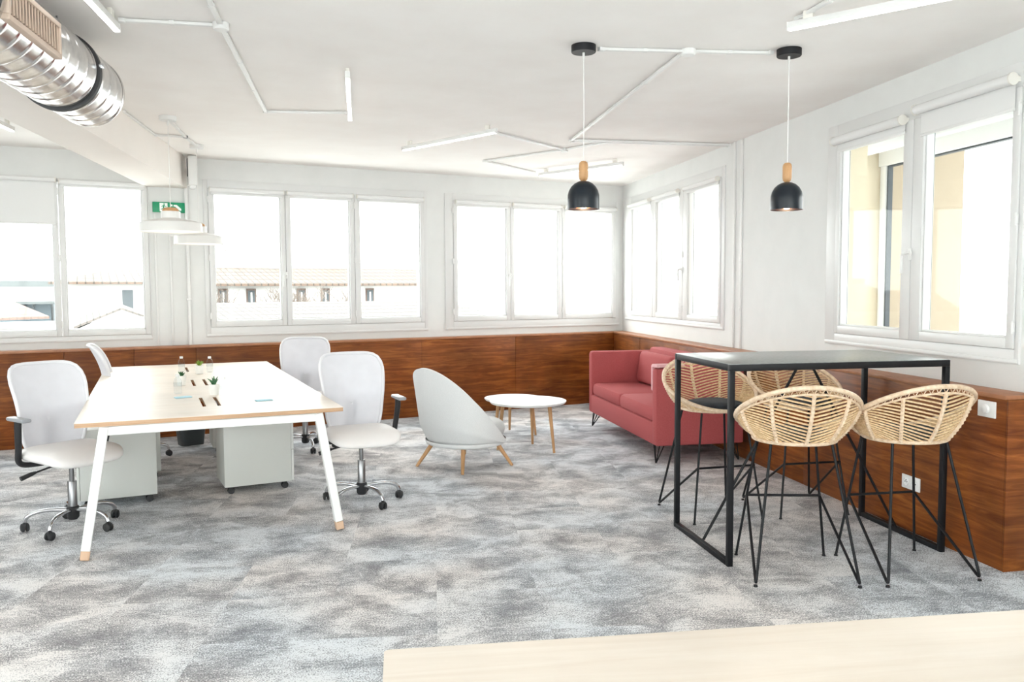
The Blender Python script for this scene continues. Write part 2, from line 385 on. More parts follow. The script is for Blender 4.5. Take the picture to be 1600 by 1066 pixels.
# wood panelling
def panelling(name, Mx, s0, s1, t, seams, h=.934, endcap=None):
    e = empty(name, Mx=Mx, kind='structure'); seams = [s0]+seams+[s1]
    for i, (a, b) in enumerate(zip(seams, seams[1:])):
        mb = MB(); mb.b2(-a-.0015, -b+.0015, 0, t-.002*(i % 2), 0, h-.022, .0015); mb.build('panel', 'panel', e)
    mb = MB(); mb.b2(-s0, -s1-(.0), 0, t+.008, h-.022, h, .002); mb.build('ledge', 'panel_cap', e)
    return e
panelling('trim_1', BW, -3.98, 6.25, .158, [-2.75, -1.5, -.21, .41, .996, 2.24, 3.49, 4.74])
tr = panelling('trim_2', RW, .03, 6.975, .19, [1.25, 2.5, 3.75, 5.0])
mb = MB(); mb.b2(-6.976, -6.988, 0, .191, 0, .912, .001); mb.build('end_panel', 'panel', tr)

# ================================================================== WINDOWS AND BLINDS
def window(name, Mx, w, panes, pz0, pz1, handles=(), hinges=()):
    e = empty(name, Mx=Mx, kind='structure'); s0, s1, z0, z1 = w
    f = MB(); y0, y1 = -.07, .014; c = .055
    a0 = panes[0][0]-.052; a1 = panes[-1][1]+.052; b0 = pz0-.06; b1 = pz1+.055
    f.b2(-s0, -a0, y0, y1, z0, z1, .003); f.b2(-a1, -s1, y0, y1, z0, z1, .003)
    f.b2(-a0, -a1, y0, y1, z0, b0, .003); f.b2(-a0, -a1, y0, y1, b1, z1, .003)
    f.b2(-s0-.006, -s1+.006, 0, .02, z0+.005, z0+.028, .004)
    # outer reveal sill
    f.b2(-s0-.04, -s1+.04, -.30, -.07, z0+.02, z0+.04, .003)
    f.build('frame', 'pvc', e)
    edges = [a0] + [(p[1]+q[0])/2 for p, q in zip(panes, panes[1:])] + [a1]
    for i, (p0, p1) in enumerate(panes):
        e0, e1 = edges[i]+.002, edges[i+1]-.002; q = MB()
        for (u0, u1, v0, v1) in ((e0, p0, b0+.002, b1-.002), (p1, e1, b0+.002, b1-.002)): q.b2(-u0, -u1, -.06, .024, v0, v1, .004)
        q.b2(-p0, -p1, -.06, .024, b0+.002, pz0, .004); q.b2(-p0, -p1, -.06, .024, pz1, b1-.002, .004)
        # glazing bead
        for (u0, u1, v0, v1) in ((p0, p0+.012, pz0, pz1), (p1-.012, p1, pz0, pz1), (p0, p1, pz0, pz0+.012), (p0, p1, pz1-.012, pz1)): q.b2(-u0, -u1, -.045, .008, v0, v1, .003)
        so = q.build('sash', 'pvc', e)
        g = MB()
        g.b2(-p0, -p0-.006, -.052, -.046, pz0, pz1); g.b2(-p1+.006, -p1, -.052, -.046, pz0, pz1)
        g.build('gasket', 'gasket', so, smooth=False)
        g = MB(); g.b2(-p0+.004, -p1-.004, -.036, -.032, pz0-.004, pz1+.004); g.build('pane', 'glass', so, smooth=False)
        if i in handles:
            h = MB(); s_ = edges[i+1]; zc = pz0+.5
            h.lathe([(0,.012),(.018,.012),(.02,.0),(.02,-.001)], 16, (-s_+.004, .026, zc), Matrix.Rotation(-PI/2, 3, 'X'))
            h.b2(-s_-.012, -s_+.018, .024, .03, zc-.045, zc+.03, .006)
            h.tube(fillet([(-s_+.004,.03,zc),(-s_+.004,.062,zc),(-s_+.03,.066,zc-.01),(-s_+.034,.064,zc-.13)], .015), [.009]*99 if 0 else .009, 10)
            h.build('handle', 'plastic', so)
    for s_ in hinges:
        for zz in (b0+.12, (b0+b1)/2, b1-.12):
            h = MB(); h.tube([(-s_, .028, zz-.035), (-s_, .028, zz+.035)], .007, 8); h.b2(-s_-.012, -s_+.012, .02, .028, zz-.025, zz+.025, .001); h.build('hinge', 'plastic', e)
    return e
P0 = [(-1.93,-1.25), (-1.09,-.262), (-.167,.535)]
P1 = [(1.219,1.915), (2.017,2.684), (2.801,3.541)]
P2 = [(4.02,4.69), (4.80,5.44), (5.557,6.29)]
P3 = [(.43,1.133), (1.329,2.04), (2.285,3.06)]
P4 = [(5.145,5.857), (6.05,6.762)]
window('window_1', BW, W0, P0, 1.115, 2.535, (), (-.2145,))
window('window_2', BW, W1, P1, 1.172, 2.525, (0,), (1.165, 2.742))
window('window_3', BW, W2, P2, 1.172, 2.52, (0,), (3.96, 5.5))
window('window_4', RW, W3, P3, 1.215, 2.535, (1,), (2.165,))
window('window_5', RW, W4, P4, 1.222, 2.515, (0,), (6.81,))
def bays(a, b, n): w = (b-a-.10)/n; return [(a+.05+i*w+.05, a+.05+(i+1)*w-.05) for i in range(n)]
LW = Matrix.Translation((-4,0,0)) @ Matrix.Rotation(-PI/2, 4, 'Z')
FW = Matrix.Translation((0,-3.5,0))
window('window_6', RW, (8.27,12.43,.27,2.78), bays(8.27,12.43,4), .38, 2.68)
window('window_7', LW, (2.17,5.03,.77,2.63), bays(2.17,5.03,3), .88, 2.53)  # from here on: unseen windows filling the openings added for daylight
window('window_8', LW, (-1.63,1.23,.07,2.83), bays(-1.63,1.23,2), .18, 2.73)
window('window_9', FW, (-3.63,-.17,.07,2.83), bays(-3.63,-.17,3), .18, 2.73)
window('window_10', FW, (.17,3.43,.07,2.83), bays(.17,3.43,3), .18, 2.73)
def blind(Mx, p, ztop, zbot, label, group, big=False):
    s0, s1 = p[0]-.03, p[1]+.03; r = .03 if big else .022; zc = ztop+r
    e = empty('roller_blind', Mx=Mx @ Matrix.Translation((-(s0+s1)/2, 0, zc)), label=label, cat='blind', group=group)
    w = (s1-s0)/2; y = .03+r
    m = MB(); m.tube([(-w, y, 0), (w, y, 0)], r, 20); m.build('roller', 'blind', e)
    m = MB(); m.box((0, y-r+.001, -(zc-zbot)/2), (2*w-.02, .0016, zc-zbot)); m.build('fabric', 'blind', e, smooth=False)
    m = MB(); m.box((0, y-r+.001, zbot-zc), (2*w-.016, .012, .018), .004); m.build('bottom_rail', 'plastic', e)
    for sg in (-1, 1):
        m = MB(); m.lathe([(0,-.004),(r+.004,-.004),(r+.005,.004),(0,.005)], 16, (sg*(w+.004), y, 0), Matrix.Rotation(PI/2, 3, 'Y'))
        m.box((sg*(w+.004), .03, .0), (.006, .055, .03), .002); m.build('bracket', 'cream_plastic', e)
    return e
gb = 'white roller blinds along the back windows'
nm = ['left', 'middle', 'right']
blind(BW, P0[0], 2.555, 2.53, 'white roller blind rolled up above the far left pane of the left window', gb)
blind(BW, P0[1], 2.555, 2.156, 'white roller blind lowered part way over the leftmost visible pane', gb)
blind(BW, P0[2], 2.545, 2.528, 'rolled up white blind above the pane left of the exit sign', gb)
for i in range(3): blind(BW, P1[i], 2.54, 2.52, 'rolled up white blind over the %s pane behind the long desk' % nm[i], gb)
for i in range(3): blind(BW, P2[i], 2.535, 2.515, 'rolled up white blind over the %s pane of the back window nearest the corner' % nm[i], gb)
gr_ = 'white roller blinds on the right wall'
for i, n_ in enumerate(['pane nearest the room corner', 'middle pane', 'pane nearest the camera']): blind(RW, P3[i], 2.55, 2.53, 'rolled up white blind on the right wall, over the %s' % n_, gr_)
blind(RW, P4[0], 2.545, 2.50, 'white roller blind above the left pane of the large right window', gr_, True)
blind(RW, P4[1], 2.58, 2.452, 'white roller blind let down slightly over the right pane of the large right window', gr_, True)

# ================================================================== CONDUITS, BOXES, SIGN
def trunk(pts, label, w=.026, h=.016, r0=.0, cat='cable trunking'):
    z = H-h/2-.004; mb = MB()
    for a, b in zip(pts, pts[1:]):
        mb.bar((*a, z), (*b, z), w, h, bev=.002)
        a_, b_ = Vector((*a, z)), Vector((*b, z)); n_ = max(1, int((b_-a_).length/.8))
        for k in range(1, n_+1):
            q = a_.lerp(b_, k/(n_+1)); d_ = (b_-a_).normalized()*.012; mb.bar(q-d_, q+d_, w+.005, h+.004, bev=.001)
    for p in pts: mb.box((*p, z), (w+.008, w+.008, h+.005), .002)
    o = mb.build('cable_trunking', 'plastic'); tag(o, label, cat, 'white cable trunking on the ceiling'); return o
def jbox(p, label, r=.042):
    mb = MB(); mb.lathe([(0,H-.001),(r,H-.001),(r,H-.03),(r-.005,H-.036),(0,H-.036)], 20, (p[0],p[1],0))
    o = mb.build('junction_box', 'plastic'); tag(o, label, 'junction box', 'round junction boxes on the ceiling')
trunk([(.206,4.668),(.664,4.527)], 'short white trunking from the tube light beside the metal duct to a round box')
trunk([(.664,4.527),(.50,3.95)], 'white trunking running from a ceiling box out of the top of the frame')
trunk([(.664,4.527),(1.268,6.521),(1.83,6.295)], 'bent white trunking leading to the short tube light in mid ceiling')
jbox((.664,4.527), 'white round junction box near the metal duct')
trunk([(.30,6.999),(.584,7.921),(.834,7.898)], 'white trunking along the beam behind the end of the duct')
trunk([(.64,7.18),(.834,7.898),(.975,8.345)], 'white trunking joining the two white pendant roses')
trunk([(2.66,4.0),(3.135,3.809)], 'white trunking from the left black pendant rose to a round box')
trunk([(3.135,3.809),(3.58,3.62)], 'white trunking from the round box to the right black pendant rose')
jbox((3.135,3.809), 'white round junction box between the two black pendant roses')
trunk([(3.12,3.83),(4.01,6.518)], 'long white trunking running back from the box between the black pendants')
trunk([(4.01,6.50),(5.50,6.055)], 'white trunking crossing the ceiling to the right wall, nearer of a close pair')
trunk([(4.05,6.56),(5.52,6.115)], 'white trunking crossing the ceiling to the right wall, farther of a close pair')
trunk([(3.242,6.519),(4.218,6.988)], 'white trunking from the long tube light to a small ceiling box')
trunk([(4.36,6.47),(4.218,6.988),(3.82,7.977),(4.70,8.48)], 'bent white trunking between the small box and the far tube light')
jbox((4.218,6.988), 'small white junction box in front of the far tube light', .035)
trunk([(3.26,3.10),(3.12,2.60)], 'white trunking behind the end of the nearest tube light at the right')
for s_, lab in ((3.388,'left of the paired white conduits down the right wall'),(3.534,'right of the paired white conduits down the right wall')):
    mb = MB(); mb.b2(-s_-.013, -s_+.013, .0005, .018, .936, H-.002, .003)
    for zz in (1.3, 1.75, 2.2, 2.6): mb.b2(-s_-.016, -s_+.016, .0005, .021, zz, zz+.025, .002)
    tag(mb.build('wall_conduit', 'plastic', None, RW), lab, 'conduit', 'paired conduits on the right wall')
mb = MB(); mb.tube([(-.955,.024,.936),(-.955,.024,2.56)], .019, 14)
for zz in (1.4, 2.1): mb.b2(-.98,-.93,.0005,.046,zz,zz+.02,.003)
tag(mb.build('heating_pipe', 'plastic', None, BW), 'vertical white pipe down the pier beside the exit sign', 'pipe')
mb = MB(); mb.b2(-.80,-.78,.0005,.016,.936,2.08,.002); mb.b2(-.80,-.93,.0005,.016,2.06,2.08,.002)
tag(mb.build('wall_conduit', 'plastic', None, BW), 'thin white conduit on the pier below the exit sign', 'conduit')
mb = MB(); mb.b2(-.66,-.64,.0005,.014,.936,2.29,.002)
tag(mb.build('wall_conduit', 'plastic', None, BW), 'slim white conduit at the left edge of the pier, below the exit sign', 'conduit')
# emergency light unit under the ceiling at the end of the beam
e = empty('emergency_light', (1.0, 9.0, 2.56), 0, 'white emergency light unit with a dark grille at the end of the beam', 'emergency light')
m = MB(); m.box((0,0,.16), (.085,.12,.30), .012, None, 3); m.build('housing', 'plastic', e)
m = MB(); m.box((-.044,-.02,.19), (.006,.05,.18), .002); m.build('grille', 'gasket', e)
m = MB(); m.box((0.0,-.02,.0), (.06,.07,.05), .02); m.build('lamp_housing', 'plastic', e)
m = MB(); m.box((0,.12,.16), (.05,.14,.05), .004); m.build('bracket', 'plastic', e)
# exit sign
e = empty('exit_sign', (.785, D-.02, 2.357), 0, 'green emergency exit sign with running figure on the pier', 'exit sign')
m = MB(); m.box((0,-.006,0), (.307,.028,.104), .003); m.build('sign_body', 'green', e)
m = MB(); m.box((-.05,-.0215,0), (.075,.003,.085), .0)
m.build('door_pictogram', 'signwhite', e, smooth=False)
def flat(pts, name, mt, y, th=.002):
    m = MB(); m.poly([(x, y, z) for x, z in pts], -th); return m.build(name, mt, e, smooth=False)
m = MB(); y = -.0232
def pp(pts): m.poly([(x, y, z) for x, z in pts], -.002)
m.lathe([(0,0),(.007,0),(.007,.002),(0,.002)], 12, (-.045, y, .031), Matrix.Rotation(PI/2, 3, 'X'))
pp([(-.058,.02),(-.042,.023),(-.038,.017),(-.047,-.004),(-.056,-.002)])
pp([(-.057,.02),(-.061,.013),(-.072,.004),(-.069,.001),(-.056,.011)])
pp([(-.042,.021),(-.032,.008),(-.022,.012),(-.023,.007),(-.033,.003),(-.044,.015)])
pp([(-.047,-.002),(-.036,-.014),(-.036,-.032),(-.042,-.032),(-.043,-.017),(-.055,-.004)])
pp([(-.055,0),(-.062,-.016),(-.078,-.02),(-.077,-.026),(-.058,-.021),(-.048,-.004)])
m.build('running_figure', 'green', e, smooth=False)
flat([(.015,.012),(.035,.012),(.035,.03),(.015,.03)], 'small_mark', 'signwhite', -.0205)
flat([(.045,.028),(.075,.028),(.118,-.012),(.118,-.03),(.10,-.03),(.06,.01),(.045,.01)], 'arrow', 'signwhite', -.0205)
# sockets and dimmer on the walnut panel
e = empty('double_socket', Mx=RW @ Matrix.Translation((-6.246, .19, .304)), label='white double wall socket low on the walnut panel', cat='socket')
m = MB(); m.box((0,.005,0), (.165,.009,.084), .003); m.build('face_plate', 'switch', e)
for sg in (-1, 1):
    m = MB(); m.lathe([(.026,0),(.026,.004),(.023,.005),(.022,-.002),(0,-.002)], 24, (sg*.04,.0095,0), Matrix.Rotation(-PI/2, 3, 'X')); so = m.build('socket_outlet', 'switch', e)
    m = MB()
    for dx, dz in ((-.009,0),(.009,0),(0,.010)): m.lathe([(0,.0025),(.0032,.0025),(.0032,-.001),(0,-.001)], 8, (sg*.04+dx,.0095,dz), Matrix.Rotation(-PI/2, 3, 'X'))
    m.build('pin_hole', 'gasket', so)
e = empty('dimmer_switch', Mx=RW @ Matrix.Translation((-6.843, .19, .847)), label='white rotary switch at the near end of the walnut panel', cat='switch')
m = MB(); m.box((0,.005,0), (.125,.01,.088), .003); m.build('face_plate', 'switch', e)
m = MB(); m.lathe([(.024,0),(.022,.014),(.019,.016),(0,.016)], 24, (0.0,.01,0), Matrix.Rotation(-PI/2, 3, 'X')); m.build('knob', 'switch', e)

# ================================================================== CEILING LAMPS
def tube_light(a, b, label, z=2.80):
    a = Vector((*a, 0)); b = Vector((*b, 0)); L = (b-a).length; ang = math.atan2(b.y-a.y, b.x-a.x); c = (a+b)/2
    e = empty('led_batten', (c.x, c.y, H), ang, label, 'ceiling light', 'led battens on the ceiling')
    hz_ = z-H
    m = MB(); m.box((0,0,hz_+.024), (L,.030,.034), .003); m.build('housing', 'plastic', e)
    m = MB(); m.box((0,0,hz_+.003), (L-.01,.026,.011), .004); m.build('diffuser', 'led', e)
    for sg in (-1, 1):
        m = MB(); m.box((sg*(L/2-.10),0,(hz_+.04)/2), (.05,.022,-(hz_+.04)+.001), .002); m.build('mounting_clip', 'cream_plastic', e)
        m = MB(); m.box((sg*(L/2+.001),0,hz_+.02), (.006,.033,.044), .002); m.build('end_cap', 'plastic', e)
    return e
tube_light((3.197,3.108),(3.72,1.99), 'long tube light cut by the top right edge of the frame')
tube_light((2.684,7.366),(3.074,6.193), 'slanting tube light in front of the back windows, left of the black pendants')
tube_light((4.696,8.336),(5.08,7.226), 'tube light behind the left black pendant near the far corner')
tube_light((1.469,5.006),(1.848,6.248), 'tube light seen end-on in the middle of the ceiling')
tube_light((.182,4.643),(-.18,3.46), 'tube light beside the metal duct, cut by the top edge')
tube_light((-.486,7.877),(-.85,6.68), 'tube light left of the beam under the duct')
tube_light((-1.8,3.0),(-2.1,1.9), 'added unseen tube light behind the camera on the left'); tube_light((2.2,-.4),(1.9,-1.6), 'added unseen tube light behind the camera on the right')  # two battens out of view, added to fill the room with light
def black_pendant(): 
    e = empty('pendant_lamp', (0,0,H), 0, 'x', 'pendant lamp', 'black dome pendants over the bar table')
    m = MB(); m.lathe([(0,0),(.07,0),(.07,-.036),(.067,-.04),(0,-.04)], 40); m.build('ceiling_rose', 'black', e)
    m = MB(); m.tube([(0,0,-.04),(.002,0,-.35),(0,0,-.655)], .0028, 6); m.tube([(0,0,-.04),(0,0,-.07)], .007, 8); m.build('cord', 'cord', e)
    m = MB(); m.lathe([(0,-.648),(.014,-.65),(.023,-.658),(.0265,-.672),(.0265,-.735),(.023,-.752),(.013,-.762),(0,-.763)], 24); m.build('wooden_neck', 'oak', e)
    out = [(0,-.760),(.012,-.761),(.03,-.765),(.052,-.776),(.071,-.794),(.084,-.817),(.0905,-.842),(.0915,-.87),(.0915,-.922)]
    m = MB(); m.lathe(out+[(.089,-.922),(.088,-.87),(.081,-.82),(.06,-.785),(.03,-.770),(0,-.766)], 48); m.build('shade', 'dome', e)
    m = MB(); m.lathe([(.0895,-.920),(.0865,-.87),(.0795,-.822),(.058,-.788),(.03,-.774),(0,-.77)], 48); m.build('inner_lining', 'copper', e)
    m = MB(); m.sphere((0,0,-.887), .032, 14); m.build('bulb', 'bulb', e)
    m = MB(); m.lathe([(0,-.768),(.017,-.77),(.017,-.85),(0,-.85)], 14); m.build('bulb_socket', 'black', e)
    return e
bp = black_pendant(); place(bp, (2.553,4.019,H), 0, 'left of the two black dome pendants with a wooden neck')
b2 = copy_tree(bp); place(b2, (3.66,3.55,H), .4, 'right black dome pendant, nearer the large right window')
def white_pendant():
    e = empty('pendant_lamp', (0,0,H), 0, 'x', 'pendant lamp', 'white disc pendants over the long desk')
    m = MB(); m.lathe([(0,0),(.066,0),(.066,-.03),(.062,-.035),(0,-.035)], 36); m.build('ceiling_rose', 'plastic', e)
    m = MB(); m.tube([(0,0,-.035),(0,0,-.725)], .0028, 6); m.tube([(0,0,-.035),(0,0,-.07)], .008, 8); m.build('cord', 'cord', e)
    m = MB(); m.lathe([(0,-.714),(.03,-.716),(.055,-.724),(.062,-.738),(.062,-.762),(0,-.762)], 36); m.build('wooden_cap', 'oak', e)
    m = MB(); m.lathe([(0,-.747),(.073,-.748),(.073,-.802),(.12,-.812),(.20,-.828),(.230,-.838),(.234,-.848),(.237,-.910),(.233,-.910),(.228,-.856),(.2,-.84),(0,-.82)], 56); m.build('shade', 'lampwhite', e)
    m = MB(); m.lathe([(0,-.897),(.231,-.897),(.231,-.903),(0,-.907)], 48); m.build('diffuser', 'diff', e)
    return e
wp = white_pendant(); place(wp, (.621,7.1,H), 0, 'nearer white disc pendant in front of the exit sign')
w2 = copy_tree(wp); place(w2, (.975,8.345,H), .3, 'farther white disc pendant, partly behind the nearer one'); w2.scale = (.95,.95,1.03)

# ================================================================== SPIRAL DUCT
e = empty('ventilation_duct', Mx=DW @ Matrix.Translation((2.0, 1.477, 2.609)), label='galvanised spiral ventilation duct hanging under the ceiling at top left', cat='duct')
m = MB(); r_ = .188; L = 3.0
def ductf(u, v):
    # helical seams as ridges
    x = -1.8+4.8*v; a = 2*PI*u; ph = (x/.125 + u) % 1.0
    rr = r_ + .003*math.exp(-((ph-.5)/.07)**2)
    return Vector((x, rr*math.cos(a), rr*math.sin(a)))
m.grid(ductf, 72, 800, 0, True); m.build('spiral_tube', 'duct', e)
m = MB(); m.lathe([(0,2.985),(.12,2.988),(.15,2.985),(.185,2.994),(.191,3.0),(.1925,2.985),(.189,2.97)], 60, (0,0,0), Matrix.Rotation(PI/2, 3, 'Y')); m.build('end_cap', 'duct', e)
for xb in (2.545, 1.36):
    m = MB(); m.lathe([(.194,-.018),(.2005,-.016),(.2005,.016),(.194,.018),(.188,.018),(.188,-.018),(.194,-.018)], 64, (xb,0,0), Matrix.Rotation(PI/2, 3, 'Y')); bd = m.build('strap', 'rubber', e)
    m = MB(); m.box((xb, -.203, .03), (.05,.016,.012), .002); m.tube([(xb-.03,-.207,.03),(xb+.03,-.207,.03)], .0035, 8); m.box((xb-.013,-.207,.03), (.008,.018,.024), .002); m.build('clamp_screw', 'chrome', bd)
m = MB(); g0, g1 = 1.43, 1.99; gy = -.186; zl, zh = -.066, .046
m.b2(g0, g1, gy-.012, gy+.03, zh, zh+.022, .003); m.b2(g0, g1, gy-.012, gy+.03, zl-.022, zl, .003)
m.b2(g0, g0+.022, gy-.012, gy+.03, zl, zh, .003); m.b2(g1-.022, g1, gy-.012, gy+.03, zl, zh, .003)
m.b2(g0+.01, g1-.01, gy+.02, gy+.10, zl-.02, zl-.012, 0); m.b2(g0+.01, g1-.01, gy+.02, gy+.10, zh+.012, zh+.02, 0)
gf = m.build('supply_grille', 'grille', e)
m = MB(); n_ = 17
for k in range(n_): m.box((lerp(g0+.035, g1-.035, k/(n_-1)), gy-.001, 0), (.005,.013,zh-zl), 0, Rz(-.5))
m.build('louvre', 'grille', gf)
m = MB(); m.b2(g0+.02, g1-.02, gy+.018, gy+.022, zl, zh); m.build('grille_back', 'gasket', gf)
for xh in (2.545, 1.36):
    m = MB(); m.tube([(xh,0,.19),(xh,0,H-2.609)], .005, 8); m.build('hanger_rod', 'steel', e)
# ================================================================== LONG DESK
DA = math.radians(-3.6); DC = (.767, 6.80); DL = 3.63; DWd = 1.475; DH = .778
e = empty('bench_desk', (DC[0], DC[1], 0), DA, 'long birch-topped bench desk with white slanted legs', 'desk')
def DP(x, y, z=0): return Vector((DC[0], DC[1], z)) + Rz(DA) @ Vector((x, y, 0))
SL = [(sx*.044, y) for y in (-1.18, .04, 1.22) for sx in (-1, 1)]
m = MB()
ys = sorted({-DL/2, DL/2} | {y+d for _, y in SL for d in (-.235, .235)})
xs_ = [-DWd/2, -.055, -.033, .033, .055, DWd/2]
for i, (ya, yb) in enumerate(zip(ys, ys[1:])):
    slot = any(abs((ya+yb)/2 - y) < .02 for _, y in SL)
    for j, (xa, xb) in enumerate(zip(xs_, xs_[1:])):
        if slot and j in (1, 3): continue
        m.b2(xa, xb, ya, yb, DH-.003, DH)
bmesh.ops.remove_doubles(m.b, verts=m.b.verts[:], dist=1e-5)
top = m.build('desktop', 'birch', e, smooth=False)
m = MB(); t_ = .0015
m.b2(-DWd/2+t_, -.056, -DL/2+t_, DL/2-t_, DH-.026, DH-.003); m.b2(.056, DWd/2-t_, -DL/2+t_, DL/2-t_, DH-.026, DH-.003)
for ya, yb in zip([-DL/2+t_]+[y+.236 for y in (-1.18,.04,1.22)], [y-.236 for y in (-1.18,.04,1.22)]+[DL/2-t_]): m.b2(-.057, .057, ya, yb, DH-.026, DH-.003)
m.b2(-.032, .032, -DL/2+.03, DL/2-.03, DH-.026, DH-.003)
m.build('plywood_edge', 'ply', e, smooth=False)
m = MB()
for y in (-1.18, .04, 1.22): m.b2(-.07, .07, y-.25, y+.25, DH-.10, DH-.095); m.b2(-.07,-.064,y-.25,y+.25,DH-.1,DH-.026); m.b2(.064,.07,y-.25,y+.25,DH-.1,DH-.026)
m.build('cable_tray', 'grey_slot', e)
def a_frame(y):
    m = MB(); m.bar((-.60,y,.722), (.60,y,.722), .05, .052, bev=.004); m.build('cross_rail', 'white_metal', e)
    for sg in (-1, 1):
        a, b = Vector((sg*.715,y,.0)), Vector((sg*.592,y,.747)); k = a.lerp(b, .075)
        m = MB(); m.bar(k, b, .05, .058, up=(0,1,0), bev=.004); lg = m.build('leg', 'white_metal', e)
        m = MB(); m.bar(a+Vector((-sg*.002,0,.004)), k, .048, .055, up=(0,1,0), bev=.004); m.build('wooden_foot', 'foot', lg)
a_frame(-DL/2+.05); a_frame(DL/2-.05)
m = MB()
for sg in (-1, 1): m.bar((sg*.25,-DL/2+.06,.735), (sg*.25,DL/2-.06,.735), .04, .03)
m.build('long_rail', 'white_metal', e)

# pedestals: local +x is the drawer front
def pedestal():
    e = empty('drawer_pedestal', (0,0,0), 0, 'x', 'drawer unit', 'grey mobile drawer units under the long desk')
    m = MB(); m.b2(-.25,.235,-.205,.205,.058,.548,.003); m.build('body', 'ped', e)
    for k, (z0, z1) in enumerate(((.062,.295),(.30,.42),(.425,.544))):
        m = MB(); m.b2(.2365,.254,-.204,.204,z0,z1,.003); d = m.build('drawer', 'ped2', e)
        m = MB(); m.bar((.262,-.05,z1-.03), (.262,.05,z1-.03), .008, .012); m.build('handle', 'steel', d)
    for sx in (-.20,.19):
        for sy in (-.16,.16):
            m = MB()
            for dd in (-.012,.012): m.lathe([(0,-.009),(.022,-.009),(.025,-.005),(.025,.005),(.022,.009),(0,.009)], 18, (sx,sy+dd,.026), Matrix.Rotation(PI/2, 3, 'X'))
            m.b2(sx-.014,sx+.014,sy-.02,sy+.02,.038,.0575,.004); m.build('castor', 'rubber', e)
    return e
p1 = pedestal()
place(p1, (.16, 6.475, 0), PI-.02, 'grey mobile pedestal at the left front under the long desk')
place(copy_tree(p1), (1.105, 6.42, 0), .0, 'grey mobile pedestal at the right front under the long desk')
place(copy_tree(p1), (.25, 7.27, 0), PI-.05, 'farther grey pedestal behind the left one under the desk')
place(copy_tree(p1), (1.25, 8.06, 0), -.05, 'farther grey pedestal behind the right one under the desk')
# waste bin
e = empty('waste_bin', (.865, 8.50, 0), .2, 'dark grey plastic waste bin against the panel, seen under the desk', 'bin')
def rrect(u, a, b, r):
    c = math.cos(2*PI*u); s_ = math.sin(2*PI*u); p = 5; k = (abs(c)**p+abs(s_)**p)**(-1/p); return a*c*k, b*s_*k
m = MB()
def binf(u, v):
    z = .30*v; x, y = rrect(u, .105+.03*v, .085+.025*v, 0); return Vector((x, y, z+.002))
m.grid(binf, 40, 6, -.004, True)
m.lathe([(0,.004),(.08,.004)], 24); m.build('body', 'bin', e)
m = MB(); m.tube([Vector((*rrect(i/40, .138, .113, 0), .303)) for i in range(40)], .007, 8, True); m.build('rim', 'bin', e)

# things on the desk
def plant(x, y, h, n, spread, lm, label, r=.036, hp=.075):
    e = empty('potted_succulent', (x, y, DH), random.random()*6, label, 'plant', 'small potted plants on the desk')
    m = MB(); m.lathe([(0,.0005),(r*.78,.0005),(r*.8,.003),(r,hp),(r-.004,hp),(r-.006,hp-.01),(0,hp-.01)], 28); m.build('pot', 'pot', e)
    m = MB(); m.lathe([(0,hp-.006),(r-.005,hp-.009)], 20); m.build('soil', 'soil', e)
    m = MB(); rd = random.Random(n*7+int(x*100))
    for k in range(n):
        a = 2*PI*k/n*2.4+rd.uniform(-.2,.2); t = rd.uniform(.15,1)*spread; L = h*rd.uniform(.7,1.05); w = L*.12
        d = Vector((math.cos(a), math.sin(a), 0)); P = []
        for q in range(6):
            s_ = q/5; P.append(Vector((0,0,hp-.012)) + d*(L*t*s_*(.6+.4*s_)) + Vector((0,0,L*s_*(1-.25*t*s_))))
        m.tube(P, [w*.6, w, w*.95, w*.7, w*.4, w*.08], 5)
    m.build('leaves', lm, e); return e
plant(.854, 7.541, .062, 26, .8, 'leaf2', 'potted plant with yellow-green leaves, farthest of the three on the desk')
plant(.627, 6.691, .05, 22, .85, 'leaf', 'small dark green succulent in white pot, left of the desk slots')
plant(.767, 5.961, .07, 15, .75, 'leaf', 'spiky aloe-like succulent in white pot, nearest of the three on the desk')
def bottle():
    e = empty('water_bottle', (0,0,DH), 0, 'x', 'bottle', 'clear water bottles on the desk')
    m = MB(); m.lathe([(0,.001),(.024,.001),(.027,.006),(.026,.03),(.0275,.034),(.026,.04),(.0275,.05),(.0275,.085),(.022,.105),(.0115,.118),(.0115,.126)], 24); m.build('body', 'bottle', e)
    m = MB(); m.lathe([(0,.139),(.013,.139),(.0138,.137),(.0138,.121),(.012,.121)], 20); m.build('cap', 'plastic', e)
    m = MB(); m.lathe([(.0281,.05),(.0281,.08)], 24); m.build('label', 'bottle', e)
    return e
b0 = bottle()
place(b0, (.551,6.163,DH), 0, 'clear water bottle with white cap, front left on the desk by the blue card')
place(copy_tree(b0), (.811,5.82,DH), 1, 'clear water bottle beside the nearest succulent')
place(copy_tree(b0), (.734,7.801,DH), 2, 'clear water bottle behind the left succulent')
place(copy_tree(b0), (.955,7.673,DH), 3, 'clear water bottle right of the farthest plant')
for (x, y, a, lab) in ((.56,5.915,.15,'pale blue card lying at the left of the front desk slots'),(1.013,5.49,.1,'pale blue card lying on the right half of the desk')):
    m = MB(); m.box((0,0,.0035), (.105,.062,.006), .001); o = m.build('card_pad', 'blue'); o.location = (x,y,DH); o.rotation_euler = (0,0,a); tag(o, lab, 'notepad', 'pale blue pads on the desk')

